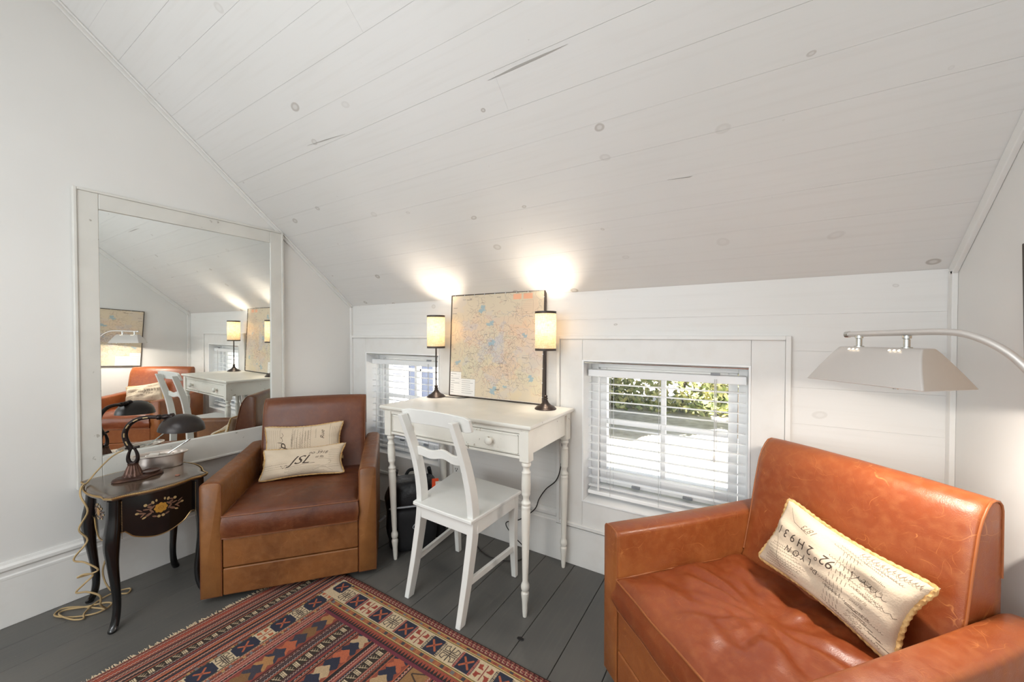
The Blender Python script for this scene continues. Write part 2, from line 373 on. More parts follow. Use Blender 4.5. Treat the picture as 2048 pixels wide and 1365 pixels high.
# --- kilim
def make_rug_image():
    S = 640.; X0, X1, Y0, Y1 = -1.84, -.33, -.72, 1.125
    w, h = int((X1-X0)*S), int((Y1-Y0)*S)
    c = Cv(w, h, (140,66,50))
    CREAM=(226,198,154); NAVY=(44,46,66); RUST=(158,70,48); RED=(150,48,44); ORG=(206,98,58); BRN=(146,98,52); DK=(46,34,34); PINK=(196,120,100); GOLD=(190,146,84); GRY=(120,116,116)
    fx = lambda X: (X-X0)*S; fy = lambda Y: (Y-Y0)*S
    ys = np.arange(h)
    # thin stripes along Y over the whole field
    seq = [RUST, DK, PINK, RED, NAVY, ORG, RUST, DK, (178,104,70), RED, (90,60,50), ORG]
    xx = 0; k = 0
    r2 = np.random.RandomState(3)
    while xx < w:
        wd = r2.choice([2,3,3,4]); col = seq[r2.randint(len(seq))]
        c.rect(xx, 0, xx+wd, h, col)
        if k % 5 == 2:   # wavy cream/dark twist line
            for y0 in range(0, h, 6):
                c.rect(xx, y0, xx+2, y0+3, (206,180,160)); c.rect(xx+2, y0+3, xx+4, y0+6, (206,180,160))
            xx += 2
        xx += wd; k += 1
    # zig-zag edges in the field
    for Xc in (-1.47, -1.375, -1.27, -1.17, -1.065, -.98):
        for y0 in range(0, h, 9):
            c.poly([(fx(Xc), y0), (fx(Xc)+5, y0+4.5), (fx(Xc), y0+9)], DK)
    def script(Xc, wd):
        c.rect(fx(Xc-wd/2), 0, fx(Xc+wd/2), h, (58,44,32))
        y = 4; i = 0; x0 = fx(Xc-wd/2)+2; x1 = fx(Xc+wd/2)-2
        while y < h:
            c.line([(x0, y), (x1, y+9)], 1.6, CREAM)
            for q in range(3): c.line([(x0+(x1-x0)*(.25+.25*q), y+3*q), (x0+(x1-x0)*(.25+.25*q)-4, y+3*q+6)], 1.4, CREAM)
            y += 15
            for q in range(3): c.rect(x0+1, y+q*3.2, x1-1, y+q*3.2+1.8, CREAM)
            c.rect((x0+x1)/2, y, (x0+x1)/2+1.5, y+9, CREAM)
            y += 14; i += 1
    script(-1.715, .030); script(-1.318, .036); script(-1.110, .036); script(-.84, .036)
    # chevron bands
    def chev(Xc, wd, cols, step):
        y = 0; i = 0; a = fx(Xc-wd/2); b = fx(Xc+wd/2); mm = (a+b)/2
        while y < h+step*S*2:
            s_ = step*S; t_ = s_*.55
            c.poly([(a, y), (a+(mm-a)*.5, y+t_*.3), (mm, y+t_), (b-(b-mm)*.5, y+t_*.3), (b, y), (b, y+s_), (b-(b-mm)*.5, y+s_+t_*.3), (mm, y+s_+t_), (a+(mm-a)*.5, y+s_+t_*.3), (a, y+s_)], cols[i % len(cols)])
            y += s_; i += 1
        # serrate the outsides
        for q in np.arange(0, h, s_*.9):
            c.poly([(a-1, q), (a+8, q+s_*.45), (a-1, q+s_*.9)], RUST); c.poly([(b+1, q), (b-8, q+s_*.45), (b+1, q+s_*.9)], RUST)
    chev(-1.42, .062, [ORG, (62,58,72), BRN, (66,60,72), (190,130,70), (58,56,72)], .040)
    chev(-1.215, .066, [ORG, NAVY, (206,170,124), NAVY], .038)
    chev(-1.02, .064, [(200,160,110), NAVY, ORG, NAVY], .038)
    c.rect(fx(-.965), 0, fx(-.895), h, (168,118,66)); 
    for y0 in range(0, h, 26): c.line([(fx(-.95), y0), (fx(-.91), y0+12), (fx(-.95), y0+24)], 3, (70,50,40))
    chev(-.72, .066, [ORG, NAVY, (206,170,124), NAVY], .038); chev(-.56, .066, [BRN, NAVY, ORG, NAVY], .038)
    def block(cx, cy, bx, by, rim, along):
        c.rect(cx-bx, cy-by, cx+bx, cy+by, NAVY)
        for sx in (-1, 1):
            for sy in (-1, 1): c.rect(cx+sx*bx-(3 if sx > 0 else 0), cy+sy*by-(3 if sy > 0 else 0), cx+sx*bx+(0 if sx > 0 else 3), cy+sy*by+(0 if sy > 0 else 3), CREAM)
        if rim:
            for sx in (-1, 1):
                c.rect(cx+sx*bx*.86-2.5, cy-by, cx+sx*bx*.86+2.5, cy+by, RED if rim == 1 else DK)
                for q in np.arange(-by+2, by, 3.4): c.rect(cx+sx*bx*.86-2.5, cy+q, cx+sx*bx*.86+2.5, cy+q+1.2, CREAM if rim == 2 else PINK)
        k = min(bx, by)*.52
        for a1, a2 in (((-k, -k), (k, k)), ((-k, k), (k, -k))):
            c.line([(cx+a1[0], cy+a1[1]), (cx+a2[0], cy+a2[1])], k*.45, ORG)
        c.rect(cx-2, cy-2, cx+2, cy+2, RUST)
    def hmot(cx, cy, bx, by, col, along):
        # paired curled hooks around a cross bar
        for sx in (-1, 1):
            for sy in (-1, 1):
                P = [(cx+sx*2.5, cy+sy*by*.25), (cx+sx*bx*.9, cy+sy*by*.2), (cx+sx*bx*.95, cy+sy*by*.75), (cx+sx*bx*.5, cy+sy*by*.9), (cx+sx*bx*.45, cy+sy*by*.5)]
                if col: c.poly(P, col)
                else: c.line(P+[P[0]], 1.5, DK)
        c.line([(cx-bx, cy), (cx+bx, cy)], 1.8, DK if not col else CREAM); c.line([(cx, cy-by), (cx, cy+by)], 2.2, DK if not col else RED)
    # left motif row (runs along Y)
    c.rect(fx(-1.592), 0, fx(-1.522), h, (96,84,44)); c.rect(fx(-1.588), 0, fx(-1.526), h, CREAM)
    y = .932; i = 0
    while y > Y0:
        block(fx(-1.557), fy(y), 20, 25, 0, 'y'); hmot(fx(-1.557), fy(y-.066), 18, 15, ORG if i % 2 == 1 else None, 'y'); y -= .133; i += 1
    hmot(fx(-1.557), fy(.998), 18, 15, ORG, 'y')
    for Xc in (-1.600, -1.512):
        for y0 in range(0, h, 14): c.rect(fx(Xc), y0, fx(Xc)+6, y0+6, [GRY, RUST, GOLD][(y0//14) % 3])
    # far border
    yb = lambda Y: fy(Y)
    c.rect(fx(-1.48), yb(.925), w, h, (178,76,52))
    for x0 in np.arange(fx(-1.48), w, 9): c.poly([(x0, yb(.937)), (x0+4.5, yb(.957)), (x0+9, yb(.937))], DK)
    c.rect(fx(-1.48), yb(.925), w, yb(.935), (128,44,60))
    def sqband(ya, yb_, xs):
        c.rect(fx(xs), yb(ya), w, yb(yb_), (130,104,52)); c.rect(fx(xs), yb(ya)+2, w, yb(yb_)-2, (222,190,110)); c.rect(fx(xs), yb(ya)+4, w, yb(yb_)-4, (176,92,58))
        for q, x0 in enumerate(np.arange(fx(xs), w, 15)): c.rect(x0, yb(ya)+5, x0+8, yb(yb_)-5, [GRY, (190,110,60), (70,70,72), RUST][q % 4])
    sqband(.963, .990, -1.50); sqband(1.072, 1.093, -1.56)
    c.rect(fx(-1.592), yb(.992), w, yb(1.070), CREAM)
    xm = -1.41; i = 0
    while xm < X1:
        block(fx(xm), yb(1.031), 24, 22, 1 if i % 2 == 0 or i == 1 else 2, 'x'); hmot(fx(xm+.074), yb(1.031), 20, 20, (176,66,48) if i % 2 == 0 else None, 'x'); xm += .1475; i += 1
    hmot(fx(-1.48), yb(1.031), 18, 20, None, 'x'); block(fx(-1.545), yb(1.055), 20, 20, 0, 'x')
    c.rect(fx(-1.60), yb(1.093), w, h, (128,44,44))
    for x0 in np.arange(fx(-1.62), w, 12):
        c.line([(x0, h-3), (x0+6, h-3), (x0+6, h-10), (x0+12, h-10)], 2.2, (206,120,96)); c.line([(x0+2, h-8), (x0+4, h-8), (x0+4, h-15), (x0+10, h-15)], 1.6, CREAM if int(x0) % 3 else ORG)
    c.rect(0, h-2, w, h, (70,44,40))
    # yarn mottling
    nz = np.random.RandomState(5).rand(h, w, 1).astype(np.float32); g_ = c.a.mean(2, keepdims=True); c.a = (c.a*.84+g_*.16)*.88; c.a *= (.88+.2*nz)
    return c.image('kilim_weave'), (X0, X1, Y0, Y1)
RUGIMG, RUGB = make_rug_image()

# --- map print
def make_map_image(seed):
    r = np.random.RandomState(seed); w, h = 720, 700; c = Cv(w, h, (214,198,172))
    def blob(cx, cy, R, col, al, n=22):
        ph = r.rand(5)*6.3; P = []
        for i in range(n*2):
            a = i*PI/n; q = R*(1+.35*math.sin(2*a+ph[0])+.25*math.sin(3*a+ph[1])+.2*math.sin(5*a+ph[2])+.15*math.sin(9*a+ph[3])); P.append((cx+q*math.cos(a), cy+q*math.sin(a)*.8))
        c.poly(P, col, al)
    for i in range(26): blob(r.rand()*w, r.rand()*h, 40+r.rand()*90, [(222,200,160),(220,188,162),(204,194,188),(208,202,172),(224,184,150)][r.randint(5)], .35)
    for i in range(16): blob(w*.5+r.randn()*110, h*.45+r.randn()*120, 22+r.rand()*34, (196,190,190), .45)
    def walk(x, y, n, st, wd, col, al=.8):
        a = r.rand()*6.3; P = [(x, y)]
        for i in range(n):
            a += r.randn()*.7; x += st*math.cos(a); y += st*math.sin(a); P.append((x, y))
        c.line(P, wd, col, al)
    for i in range(420): walk(w*.48+r.randn()*170, h*.45+r.randn()*160, 9, 7, 1, [(150,128,120),(170,110,96),(130,130,150),(128,112,100)][r.randint(4)], .8)
    for i in range(90): walk(r.rand()*w, r.rand()*h, 16, 9, 1.2, (140,118,104), .6)
    for cx, cy, R in ((260,600,26),(330,500,22),(345,370,22),(640,150,20),(360,55,26),(60,230,18),(590,420,16),(450,85,12)): blob(cx, cy, R, (150,176,186), .8)
    for i in range(60): c.text(''.join(r.choice(list('aeonrstlik'), r.randint(4, 9))), r.rand()*w*.9, r.rand()*h, 8+r.rand()*5, (90,76,70), .2, 0, .85)
    c.rect(0, 0, 95, 165, (236,232,226)); c.rect(95, 0, 215, 120, (236,232,226)); c.line([(95,165),(0,165)],1.5,(90,84,80)); c.line([(95,120),(215,120),(215,0)],1.5,(120,110,104))
    for k in range(9):
        c.line([(6, 150-k*16), (20+r.rand()*60, 150-k*16)], 2.2, (120,116,114)); 
        c.line([(6, 145-k*16), (88, 145-k*16)], .8, (176,172,168))
    for k in range(7): c.line([(102, 105-k*14), (140+r.rand()*60, 105-k*14)], 1.8, (130,124,120))
    c.rect(500, 655, 560, 690, (236,176,140)); c.rect(575, 655, 640, 690, (236,176,140))
    c.line([(565,645),(645,645),(645,560),(565,560),(565,645)], 1, (160,130,110))
    for k in range(6): c.line([(572, 636-k*12), (636, 636-k*12)], .8, (176,150,130))
    c.rect(0, 0, w, 3, (236,228,216)); 
    return c.image('road_map_print')
MAPIMG = make_map_image(4)

# --- script cloth
INK = (66,52,42)
def cloth(seed, kind):
    r = np.random.RandomState(seed); w, h = 1000, 520; c = Cv(w, h, (208,190,166))
    global rng
    rng = r
    def scr(x, y, L, hh, n, wd, al=.8, ang=0, col=INK): c.line(squiggle(x, y, L, hh, n, .6, ang), wd, col, al)
    if kind == 0:      # cushion on the right armchair (reads upside down)
        f = PI
        c.text('92\u00b0 2 H 9 3 1', 570, 330, 88, INK, .15, f); c.text('L Y O N', 430, 255, 62, INK, .0, f+.1); c.text('Agence', 330, 228, 34, INK, .1, f+.1); c.text('De', 500, 215, 46, INK, .3, f)
        c.text('1873', 390, 430, 60, (120,100,84), .5, f); c.line([(60,300),(190,140),(240,60)], 2.5, INK); c.line([(90,480),(180,400),(330,380)], 2.5, INK)
        for k in range(9): scr(70+r.rand()*30, 200-k*20, 260+r.rand()*60, 13, 15, 1.8, .8, .12)
        for k in range(5):
            for q in range(9): c.line([(560+k*24, 420-q*40), (566+k*24, 395-q*40)], 2+r.rand()*1.5, INK, .8)
        for k in range(8): c.text('mlnr uvsal'[k % 5:]+' lia', 690+r.rand()*40, 330-k*36, 26, (110,92,76), .5, -.1)
        c.line(squiggle(640, 330, 240, 34, 6, .7, -.12), 3, INK); c.line(squiggle(820, 260, 150, 20, 3, .7, -.1), 2.5, INK)
        for k in range(5): c.line([(700+k*50, 150-k*22), (770+k*50, 140-k*22)], 4, INK, .8)
        for k in range(26): scr(470+r.rand()*300, 20+r.rand()*440, 90+r.rand()*130, 13, 10, 1.8, .7, -.1)
        for k in range(60): c.line([(420+k*9, 505-r.rand()*26), (424+k*9, 515)], 2, (120,104,88), .6)
        c.line(squiggle(640, 480, 330, 40, 12, .7), 3, (120,104,88)); c.line(squiggle(640, 465, 330, 36, 17, .7), 2, (120,104,88))
    elif kind == 1:    # upper left cushion, script running vertically
        a = PI/2
        c.text('JSP', 330, 60, 150, INK, .5, a); c.text('no', 300, 20, 50, INK, .4, a); c.line(squiggle(230, 200, 200, 60, 3, .8, a), 4, INK)
        for k in range(8): scr(360+k*32, 30+r.rand()*100, 300+r.rand()*120, 16, 13, 2, .8, a)
        c.text('Juill', 690, 60, 84, INK, .4, a); c.text('Rue', 760, 290, 76, INK, .4, a); c.line([(840,10),(836,500)], 2, INK)
        for k in range(12): scr(330+r.rand()*340, 20+r.rand()*330, 130, 20, 7, 2, .75, a)
        for k in range(5): scr(870+k*24, 30, 420, 12, 20, 1.6, .7, a)
        for k in range(7): scr(40+k*26, 30, 430, 12, 22, 1.5, .6, a)
        c.line([(215,30),(212,500)], 2, INK, .7)
    else:              # lower left cushion
        c.text('JSL', 340, 190, 190, INK, .6, 0); c.text('no 3918', 560, 330, 66, INK, .5, 0); c.text('et fils', 640, 265, 46, INK, .5, 0)
        c.line([(300,150),(640,190),(560,200)], 3, INK); c.line(squiggle(230, 180, 120, 40, 2, .8), 3, INK)
        for k in range(3): scr(20+k*10, 210-k*34, 300, 14, 12, 1.8, .7, .03)
        for k in range(8): scr(280+r.rand()*60, 140-k*18, 380+r.rand()*80, 13, 26, 1.8, .75, .02)
        for k in range(10): c.line([(800+r.rand()*30, 400-k*32), (940+r.rand()*30, 396-k*32)], 1.6, INK, .6); scr(800, 392-k*32, 150, 9, 12, 1.4, .6)
        c.line([(620,60),(700,110),(780,100),(860,40)], 2, INK); scr(560, 400, 160, 10, 12, 1.6)
        P = [(600+240*math.cos(t)*.5+120, 190+60*math.sin(t)) for t in np.linspace(-1.6, 1.9, 26)]; c.line(P, 2, INK, .8)
    nz = r.rand(h, w, 1).astype(np.float32); c.a *= (.95+.08*nz)
    return print_mat('script_printed_linen', c.image('script_cloth'), .85, 220)

# ================================================================== STRUCTURE
M['split'] = mat('old_wood_split', (172,168,162), .7)
SPLITS = [[(-.732,1.0437,1.9961),(-.635,1.044,1.9959),(-.5365,1.0426,1.9971),(-.445,1.0396,1.9996),(-.5244,1.0385,2.0006),(-.6217,1.039,2.0002)],
 [(-1.719,1.0113,2.0238),(-1.603,1.0190,2.0173),(-1.463,1.025,2.0121),(-1.586,1.0170,2.0189)],
 [(-.2287,1.4051,1.6868),(-.1506,1.4078,1.6845),(-.1588,1.4100,1.6826)]]
XL, XR, YB, YF = -2.48, .575, 1.781, -2.08
ZK = 1.365; SL = .856; YR = (YB+YF)/2; ZR = ZK+SL*(YB-YR)
# floor
fl = struct('floor')
G().box(XL-.1, XR+.1, YF-.1, YB+.2, -.06, -.016).obj('subfloor', M['gap'], fl)
k = 0; xe = -.552-.16*13
while xe < XR+.1:
    x0 = max(xe, XL); x1 = min(xe+.16, XR)
    if x1-x0 > .01:
        cuts = [YF, YB] if k % 4 else [YF, -.9+.35*(k % 3), YB]
        for a, b in zip(cuts[:-1], cuts[1:]):
            G().box(x0+.0012, x1-.0012, a+.001, b-.001, -.016, 0).obj('floor_board', M['floor'], fl, bevel=.0012, seg=1, smooth=0)
    xe += .16; k += 1
# left, right walls (pentagons)
def gable(name, x0, x1):
    poly = [(YF-.2, -.06), (YB+.2, -.06), (YB+.2, ZK-.05), (YR, ZR+.15), (YF-.2, ZK-.05)]
    o = G().prism(poly, lambda p: (x0, p[0], p[1]), lambda p: (x1, p[0], p[1])).obj(name, M['wall'], smooth=0); o['kind'] = 'structure'; return o
gable('wall_left', XL-.12, XL); gable('wall_right', XR, XR+.12)
# back wall with two openings
WIN = [(-2.30, -1.605), (-.674, .026)]; WZ0, WZ1 = .332, 1.030
wb = struct('wall_back')
g = G(); WY0, WY1 = YB+.012, YB+.20
g.box(XL-.1, XR+.1, WY0, WY1, -.06, WZ0); g.box(XL-.1, XR+.1, WY0, WY1, WZ1, ZK+.02)
for a, b in ((XL-.1, WIN[0][0]), (WIN[0][1], WIN[1][0]), (WIN[1][1], XR+.1)): g.box(a, b, WY0, WY1, WZ0, WZ1)
g.obj('wall_core', M['joint'], wb, smooth=0)
z = ZK-.137
edges = [ZK]
while edges[-1] > 0: edges.append(edges[-1]-.1372)
for i in range(len(edges)-1):
    z1, z0 = edges[i], max(edges[i+1], 0)
    segs = [(XL, XR)]
    if z1 > WZ0 and z0 < WZ1: segs = [(XL, WIN[0][0]), (WIN[0][1], WIN[1][0]), (WIN[1][1], XR)]
    for a, b in segs:
        G().box(a, b, YB, WY0, z0+.0002, z1-.0002).obj('wall_board', M['plank'], wb, smooth=0)
o = G().box(XL-.1, XR+.1, YF-.15, YF, -.06, ZK+.02).obj('wall_front', M['wall'], smooth=0); o['kind'] = 'structure'
# ceiling boards
ce = struct('ceiling')
ang = math.atan(SL); cs = math.cos(ang)
for side in (1, -1):
    Y0_ = YB if side > 0 else YF
    g = G(); n_ = Vector((0, -SL*side, -1)).normalized()  # into room
    a0 = Vector((0, Y0_+side*.2, ZK-.2*SL))+(-n_)*.014; a1 = Vector((0, YR, ZR))+(-n_)*.014
    for (p, q) in ((a0, a1),):
        vs = []
        for off in (0, .08):
            for xx in (XL-.1, XR+.1):
                for v in (p, q): vs.append((xx, v.y-n_.y*off*1, v.z-n_.z*off))
        g.hexa([vs[0], vs[1], vs[3], vs[2], vs[4], vs[5], vs[7], vs[6]])
    g.obj('roof_deck', M['joint'], ce, smooth=0)
    s0 = 0.; Ls = (YB-YR)/cs; k = 0
    while s0 < Ls:
        s1 = min(s0+.1235, Ls)
        for (xa, xb) in ([(XL, XR)] if k % 3 != 1 or side < 0 else [(XL, -1.9+.4*(k % 4)), (-1.9+.4*(k % 4), XR)]):
            P = []; jg = (.0003, .0001, .00045, .00015, .0002)[k % 5]
            for off in (0, .012):
                for (xx, ss) in ((xa+.0002, s0+jg), (xb-.0002, s0+jg), (xb-.0002, s1-jg), (xa+.0002, s1-jg)):
                    P.append((xx, Y0_-side*ss*cs-n_.y*off, ZK+ss*math.sin(ang)-n_.z*off))
            G().hexa(P).obj('ceiling_board', M['ceil'], ce, smooth=0)
        s0 += .1235; k += 1
for L in SPLITS:
    nn = Vector((0, -SL, -1)).normalized()
    G().loft([[tuple(Vector(p)+nn*.0002) for p in L], [tuple(Vector(p)+nn*.0012) for p in L]]).obj('wood_split', M['split'], ce, smooth=0)
# trims along the gable ceiling edges and corners
def slopetrim(name, x0, x1, th):
    n_ = Vector((0, -SL, -1)).normalized(); P = []
    for off in (0, th):
        for (xx, yy) in ((x0, YB), (x1, YB), (x1, YR), (x0, YR)):
            v = Vector((xx, yy, ZK+SL*(YB-yy)))+n_*off; P.append(tuple(v))
    o = G().hexa(P).obj(name, M['trim'], bevel=.003, smooth=30); o['kind'] = 'structure'
slopetrim('trim_1', XL, XL+.012, .022); slopetrim('trim_2', XR-.014, XR, .034)
slopetrim('trim_5', XL+.012, XL+.024, .008)
o = G().box(XR-.014, XR, YB-.03, YB, .255, ZK-.01).obj('trim_3', M['trim'], bevel=.002); o['kind'] = 'structure'
o = G().box(XL, XL+.018, YB-.016, YB, .255, ZK-.01).obj('trim_4', M['trim'], bevel=.002); o['kind'] = 'structure'
# baseboards
CAPP = [(0,.188),(.016,.188),(.016,.198),(.012,.203),(.012,.218),(.019,.226),(.019,.238),(.010,.246),(.007,.256),(0,.256)]
b = struct('baseboard_left')
G().box(XL, XL+.015, YF, YB, 0, .188).obj('board', M['trim'], b, bevel=.002)
G().prism(CAPP, lambda p: (XL+p[0], YF, p[1]), lambda p: (XL+p[0], YB, p[1])).obj('cap_moulding', M['trim'], b, smooth=30)
b = struct('baseboard_right')
G().box(XR-.015, XR, YF, YB, 0, .188).obj('board', M['trim'], b, bevel=.002)
G().prism(CAPP, lambda p: (XR-p[0], YF, p[1]), lambda p: (XR-p[0], YB, p[1])).obj('cap_moulding', M['trim'], b, smooth=30)
b = struct('baseboard_back')
G().box(XL+.015, XR-.015, YB-.013, YB, 0, .188).obj('board', M['trim'], b, bevel=.002)
for (a, c_) in ((-1.495, -.812), (.156, XR-.019)):
    G().prism(CAPP, lambda p: (a, YB-p[0], p[1]), lambda p: (c_, YB-p[0], p[1])).obj('cap_moulding', M['trim'], b, smooth=30)

# windows
for wi, ((wx0, wx1), (px0, px1)) in enumerate(zip(WIN, ((-2.460, -1.498), (-.809, .153)))):
    w = struct('window_%d' % (wi+1)); PZ0, PZ1 = .196, 1.148; yf = YB-.014
    tr = .017
    # flat casing boards
    for (a, c_, z0, z1) in ((px0+tr, wx0, PZ0+tr, PZ1-tr), (wx1, px1-tr, PZ0+tr, PZ1-tr), (wx0, wx1, WZ1, PZ1-tr), (wx0, wx1, PZ0+tr, WZ0)):
        G().box(a+.0004, c_-.0004, yf, YB, z0, z1).obj('casing_board', M['trim'], w, bevel=.0008, seg=1, smooth=0)
    for (a, c_, z0, z1) in ((px0, px0+tr, PZ0, PZ1), (px1-tr, px1, PZ0, PZ1), (px0+tr, px1-tr, PZ1-tr, PZ1), (px0+tr, px1-tr, PZ0, PZ0+tr)):
        G().box(a, c_, yf-.010, YB, z0, z1).obj('casing_edge', M['trim'], w, bevel=.002, smooth=0)
    # opening liner
    d1 = YB+.155; e = .008
    for (a, c_, z0, z1) in ((wx0, wx0+e, WZ0, WZ1), (wx1-e, wx1, WZ0, WZ1), (wx0+e, wx1-e, WZ1-e, WZ1), (wx0+e, wx1-e, WZ0, WZ0+e)):
        G().box(a, c_, yf-.004, d1, z0, z1).obj('jamb_liner', M['jamb'], w, bevel=.001, seg=1, smooth=0)
    # outer frame + sash
    ys = YB+.12; fw = .035
    X0, X1, Z0, Z1 = wx0+e, wx1-e, WZ0+e, WZ1-e
    g = G()
    for (a, c_, z0, z1) in ((X0, X0+fw, Z0, Z1), (X1-fw, X1, Z0, Z1), (X0+fw, X1-fw, Z1-fw, Z1), (X0+fw, X1-fw, Z0, Z0+.045)): g.box(a, c_, ys-.02, ys+.06, z0, z1)
    g.obj('window_frame', M['jamb'], w, bevel=.002, smooth=0)
    a0, a1, c0, c1 = X0+fw+.002, X1-fw-.002, Z0+.052, Z1-fw-.002; sw = .036
    g = G()
    for (a, c_, z0, z1) in ((a0, a0+sw, c0, c1), (a1-sw, a1, c0, c1), (a0+sw, a1-sw, c1-sw, c1), (a0+sw, a1-sw, c0, c0+.075)): g.box(a, c_, ys, ys+.04, z0, z1)
    sash = g.obj('sash', M['jamb'], w, bevel=.003, smooth=0)
    xm = (a0+a1)/2; zm = (c0+c1)/2+.02
    G().box(xm-.011, xm+.011, ys+.006, ys+.034, c0+.07, c1-.03).obj('muntin', M['jamb'], w, bevel=.003, smooth=0)
    for (q0, q1) in ((a0+sw, xm-.011), (xm+.011, a1-sw)): G().box(q0, q1, ys+.006, ys+.034, zm-.011, zm+.011).obj('muntin', M['jamb'], w, bevel=.003, smooth=0)
    for (q0, q1) in ((a0+sw, xm-.011), (xm+.011, a1-sw)):
        for (r0, r1) in ((c0+.075, zm-.011), (zm+.011, c1-sw)):
            G().box(q0-.003, q1+.003, ys+.018, ys+.021, r0-.003, r1+.003).obj('glass_pane', M['glass'], w, smooth=0)
    for q in (.30, .68):
        xx = a0+(a1-a0)*q
        G().box(xx-.02, xx+.02, ys-.012, ys, c0+.004, c0+.016).box(xx-.004, xx+.022, ys-.02, ys-.012, c0+.006, c0+.014).obj('sash_lock', M['zip'], w, bevel=.002, label='small grey metal sash lock')
    # track rod across the top
    G().tube([(wx0+.008, YB-.012, WZ1-.012), (wx1-.008, YB-.012, WZ1-.012)], .004, 8).obj('track_rod', M['chrome'], w, label='thin shiny rod across the top of the opening')

# ------------------------------------------------------------------ blinds
def blind(wx0, wx1, label, loc):
    cx = (wx0+wx1)/2; t = thing('window_blind', label, 'blind', (cx, YB+.045, .34), 0, 'white slatted blinds in the two low windows')
    hw = (wx1-wx0)/2-.014
    G().box(-hw, hw, -.018, .03, .606, .640).obj('headrail', M['slat'], t, bevel=.003, smooth=0)
    n = 13; zt = .572; st = .0425
    prof = [(-.022, -.0025), (-.012, .0005), (0, .0015), (.012, .0005), (.022, -.0025)]
    poly = prof+[(p[0], p[1]-.0022) for p in reversed(prof)]
    tl = math.radians(-11)
    poly = [(p[0]*math.cos(tl)-p[1]*math.sin(tl), p[0]*math.sin(tl)+p[1]*math.cos(tl)) for p in poly]
    me = None
    for i in range(n):
        if me is None:
            s0 = G().prism(poly, lambda p: (-hw+.003, p[0], p[1]), lambda p: (hw-.003, p[0], p[1])).obj('slat', M['slat'], t, smooth=30); me = s0
        else:
            s0 = me.copy(); COL.objects.link(s0); s0.parent = t
        s0.location = (0, .005, zt-i*st)
    G().box(-hw, hw, -.02, .03, .022, .040).obj('bottom_rail', M['slat'], t, bevel=.004, smooth=0)
    for q in (-.66, 0, .66):
        for yy in (-.022, .032): G().tube([(q*hw, yy, .608), (q*hw, yy, .03)], .0011, 6).obj('ladder_cord', M['cord'], t)
    G().tube([(-hw+.062, -.028, .606), (-hw+.058, -.030, .05)], .0042, 6).obj('tilt_wand', M['slat'], t)
    G().tube([(hw-.115, -.026, .625), (hw-.115, -.028, .30)], .0012, 6).tube([(hw-.108, -.026, .625), (hw-.106, -.028, .33)], .0012, 6).obj('pull_cord', M['cord'], t)
    G().lathe([(.001,.0),(.005,.006),(.004,.026),(.001,.03)], (hw-.115, -.028, .275), 8).obj('cord_tassel', M['outlet'], t)
    G().box(hw-.130, hw-.095, -.022, -.012, .641, .651).obj('cord_lock', M['zip'], t, bevel=.001, label='small metal cord lock')
    return t
blind(*WIN[0], 'white slatted blind in the low window behind the desk and the left armchair', 0)
blind(*WIN[1], 'white slatted blind with trees behind it, in the low window beside the right armchair', 0)

# ------------------------------------------------------------------ outside
o = G().box(-30, 30, 2.6, 40, -1.1, -1.0).obj('ground', M['ground'], smooth=0); o['kind'] = 'structure'
def leafcloud(n, cx, cy, cz, rx, ry, rz_, seed, s=.07):
    r = np.random.RandomState(seed); g = G(); vs = []; fs = []
    for i in range(n):
        d = r.randn(3); d /= np.linalg.norm(d); q = (.55+.45*r.rand()**.5)
        lump = 1+.22*math.sin(5*d[0]+seed)+.18*math.sin(7*d[2]+seed*2)
        p = np.array([cx+d[0]*rx*q*lump, cy+d[1]*ry*q*lump, cz+d[2]*rz_*q*lump])
        a = r.randn(3); a /= np.linalg.norm(a); b = np.cross(a, r.randn(3)); b /= np.linalg.norm(b); k = s*(.6+.8*r.rand())
        j = len(vs); vs += [p-a*k, p+b*k*.45, p+a*k, p-b*k*.45]; fs.append((j, j+1, j+2, j+3))
    g.v = [tuple(float(t_) for t_ in v) for v in vs]; g.f = fs
    return g
def tree(label, x, y, h, rx, rz_, seed, n=5000):
    t = thing('leafy_tree', label, 'tree', (x, y, -1), 0)
    G().tube(smooth_path([(0,0,0), (.05,.03,h*.35), (-.04,.02,h*.7)]), .07, 8).obj('trunk', M['bark'], t)
    f = leafcloud(n, 0, 0, h*.62, rx, rx*.7, rz_, seed).obj('foliage', M['leaf'], t, smooth=0); f['kind'] = 'stuff'
    return t
tree('large sunlit leafy tree seen through the right window, left of centre', -2.75, 7.9, 3.9, .95, 1.95, 2, 12000)
tree('yellow-green leafy tree seen through the right window, at its right side', -.1, 9.2, 4.2, .95, 2.0, 5, 12000)
t = thing('hedge', 'low sunlit hedge on the far side of the pale drive', 'hedge', (-1.5, 11.8, -1))
f = leafcloud(16000, 0, 0, 1.5, 4.4, .7, 2.3, 9, .12).obj('foliage', M['leaf'], t, smooth=0); f['kind'] = 'stuff'
for q in (-2, 0, 1.8): G().tube([(q,0,0), (q+.1,0,1.2)], .05, 6).obj('stem', M['bark'], t)
t = thing('neighbouring_house', 'grey clapboard house with white window, seen through the left window', 'house', (-6, 5.2, -1))
g = G().box(-3, 1.9, .02, 5, 0, 4.2); g.obj('wall', M['gap'], t, smooth=0)
for i in range(30):
    z0 = i*.14
    G().hexa([(-3,-.012,z0), (1.92,-.012,z0), (1.92,.02,z0), (-3,.02,z0), (-3,.006,z0+.139), (1.92,.006,z0+.139), (1.92,.02,z0+.139), (-3,.02,z0+.139)]).obj('siding_board', M['siding'], t, smooth=0)
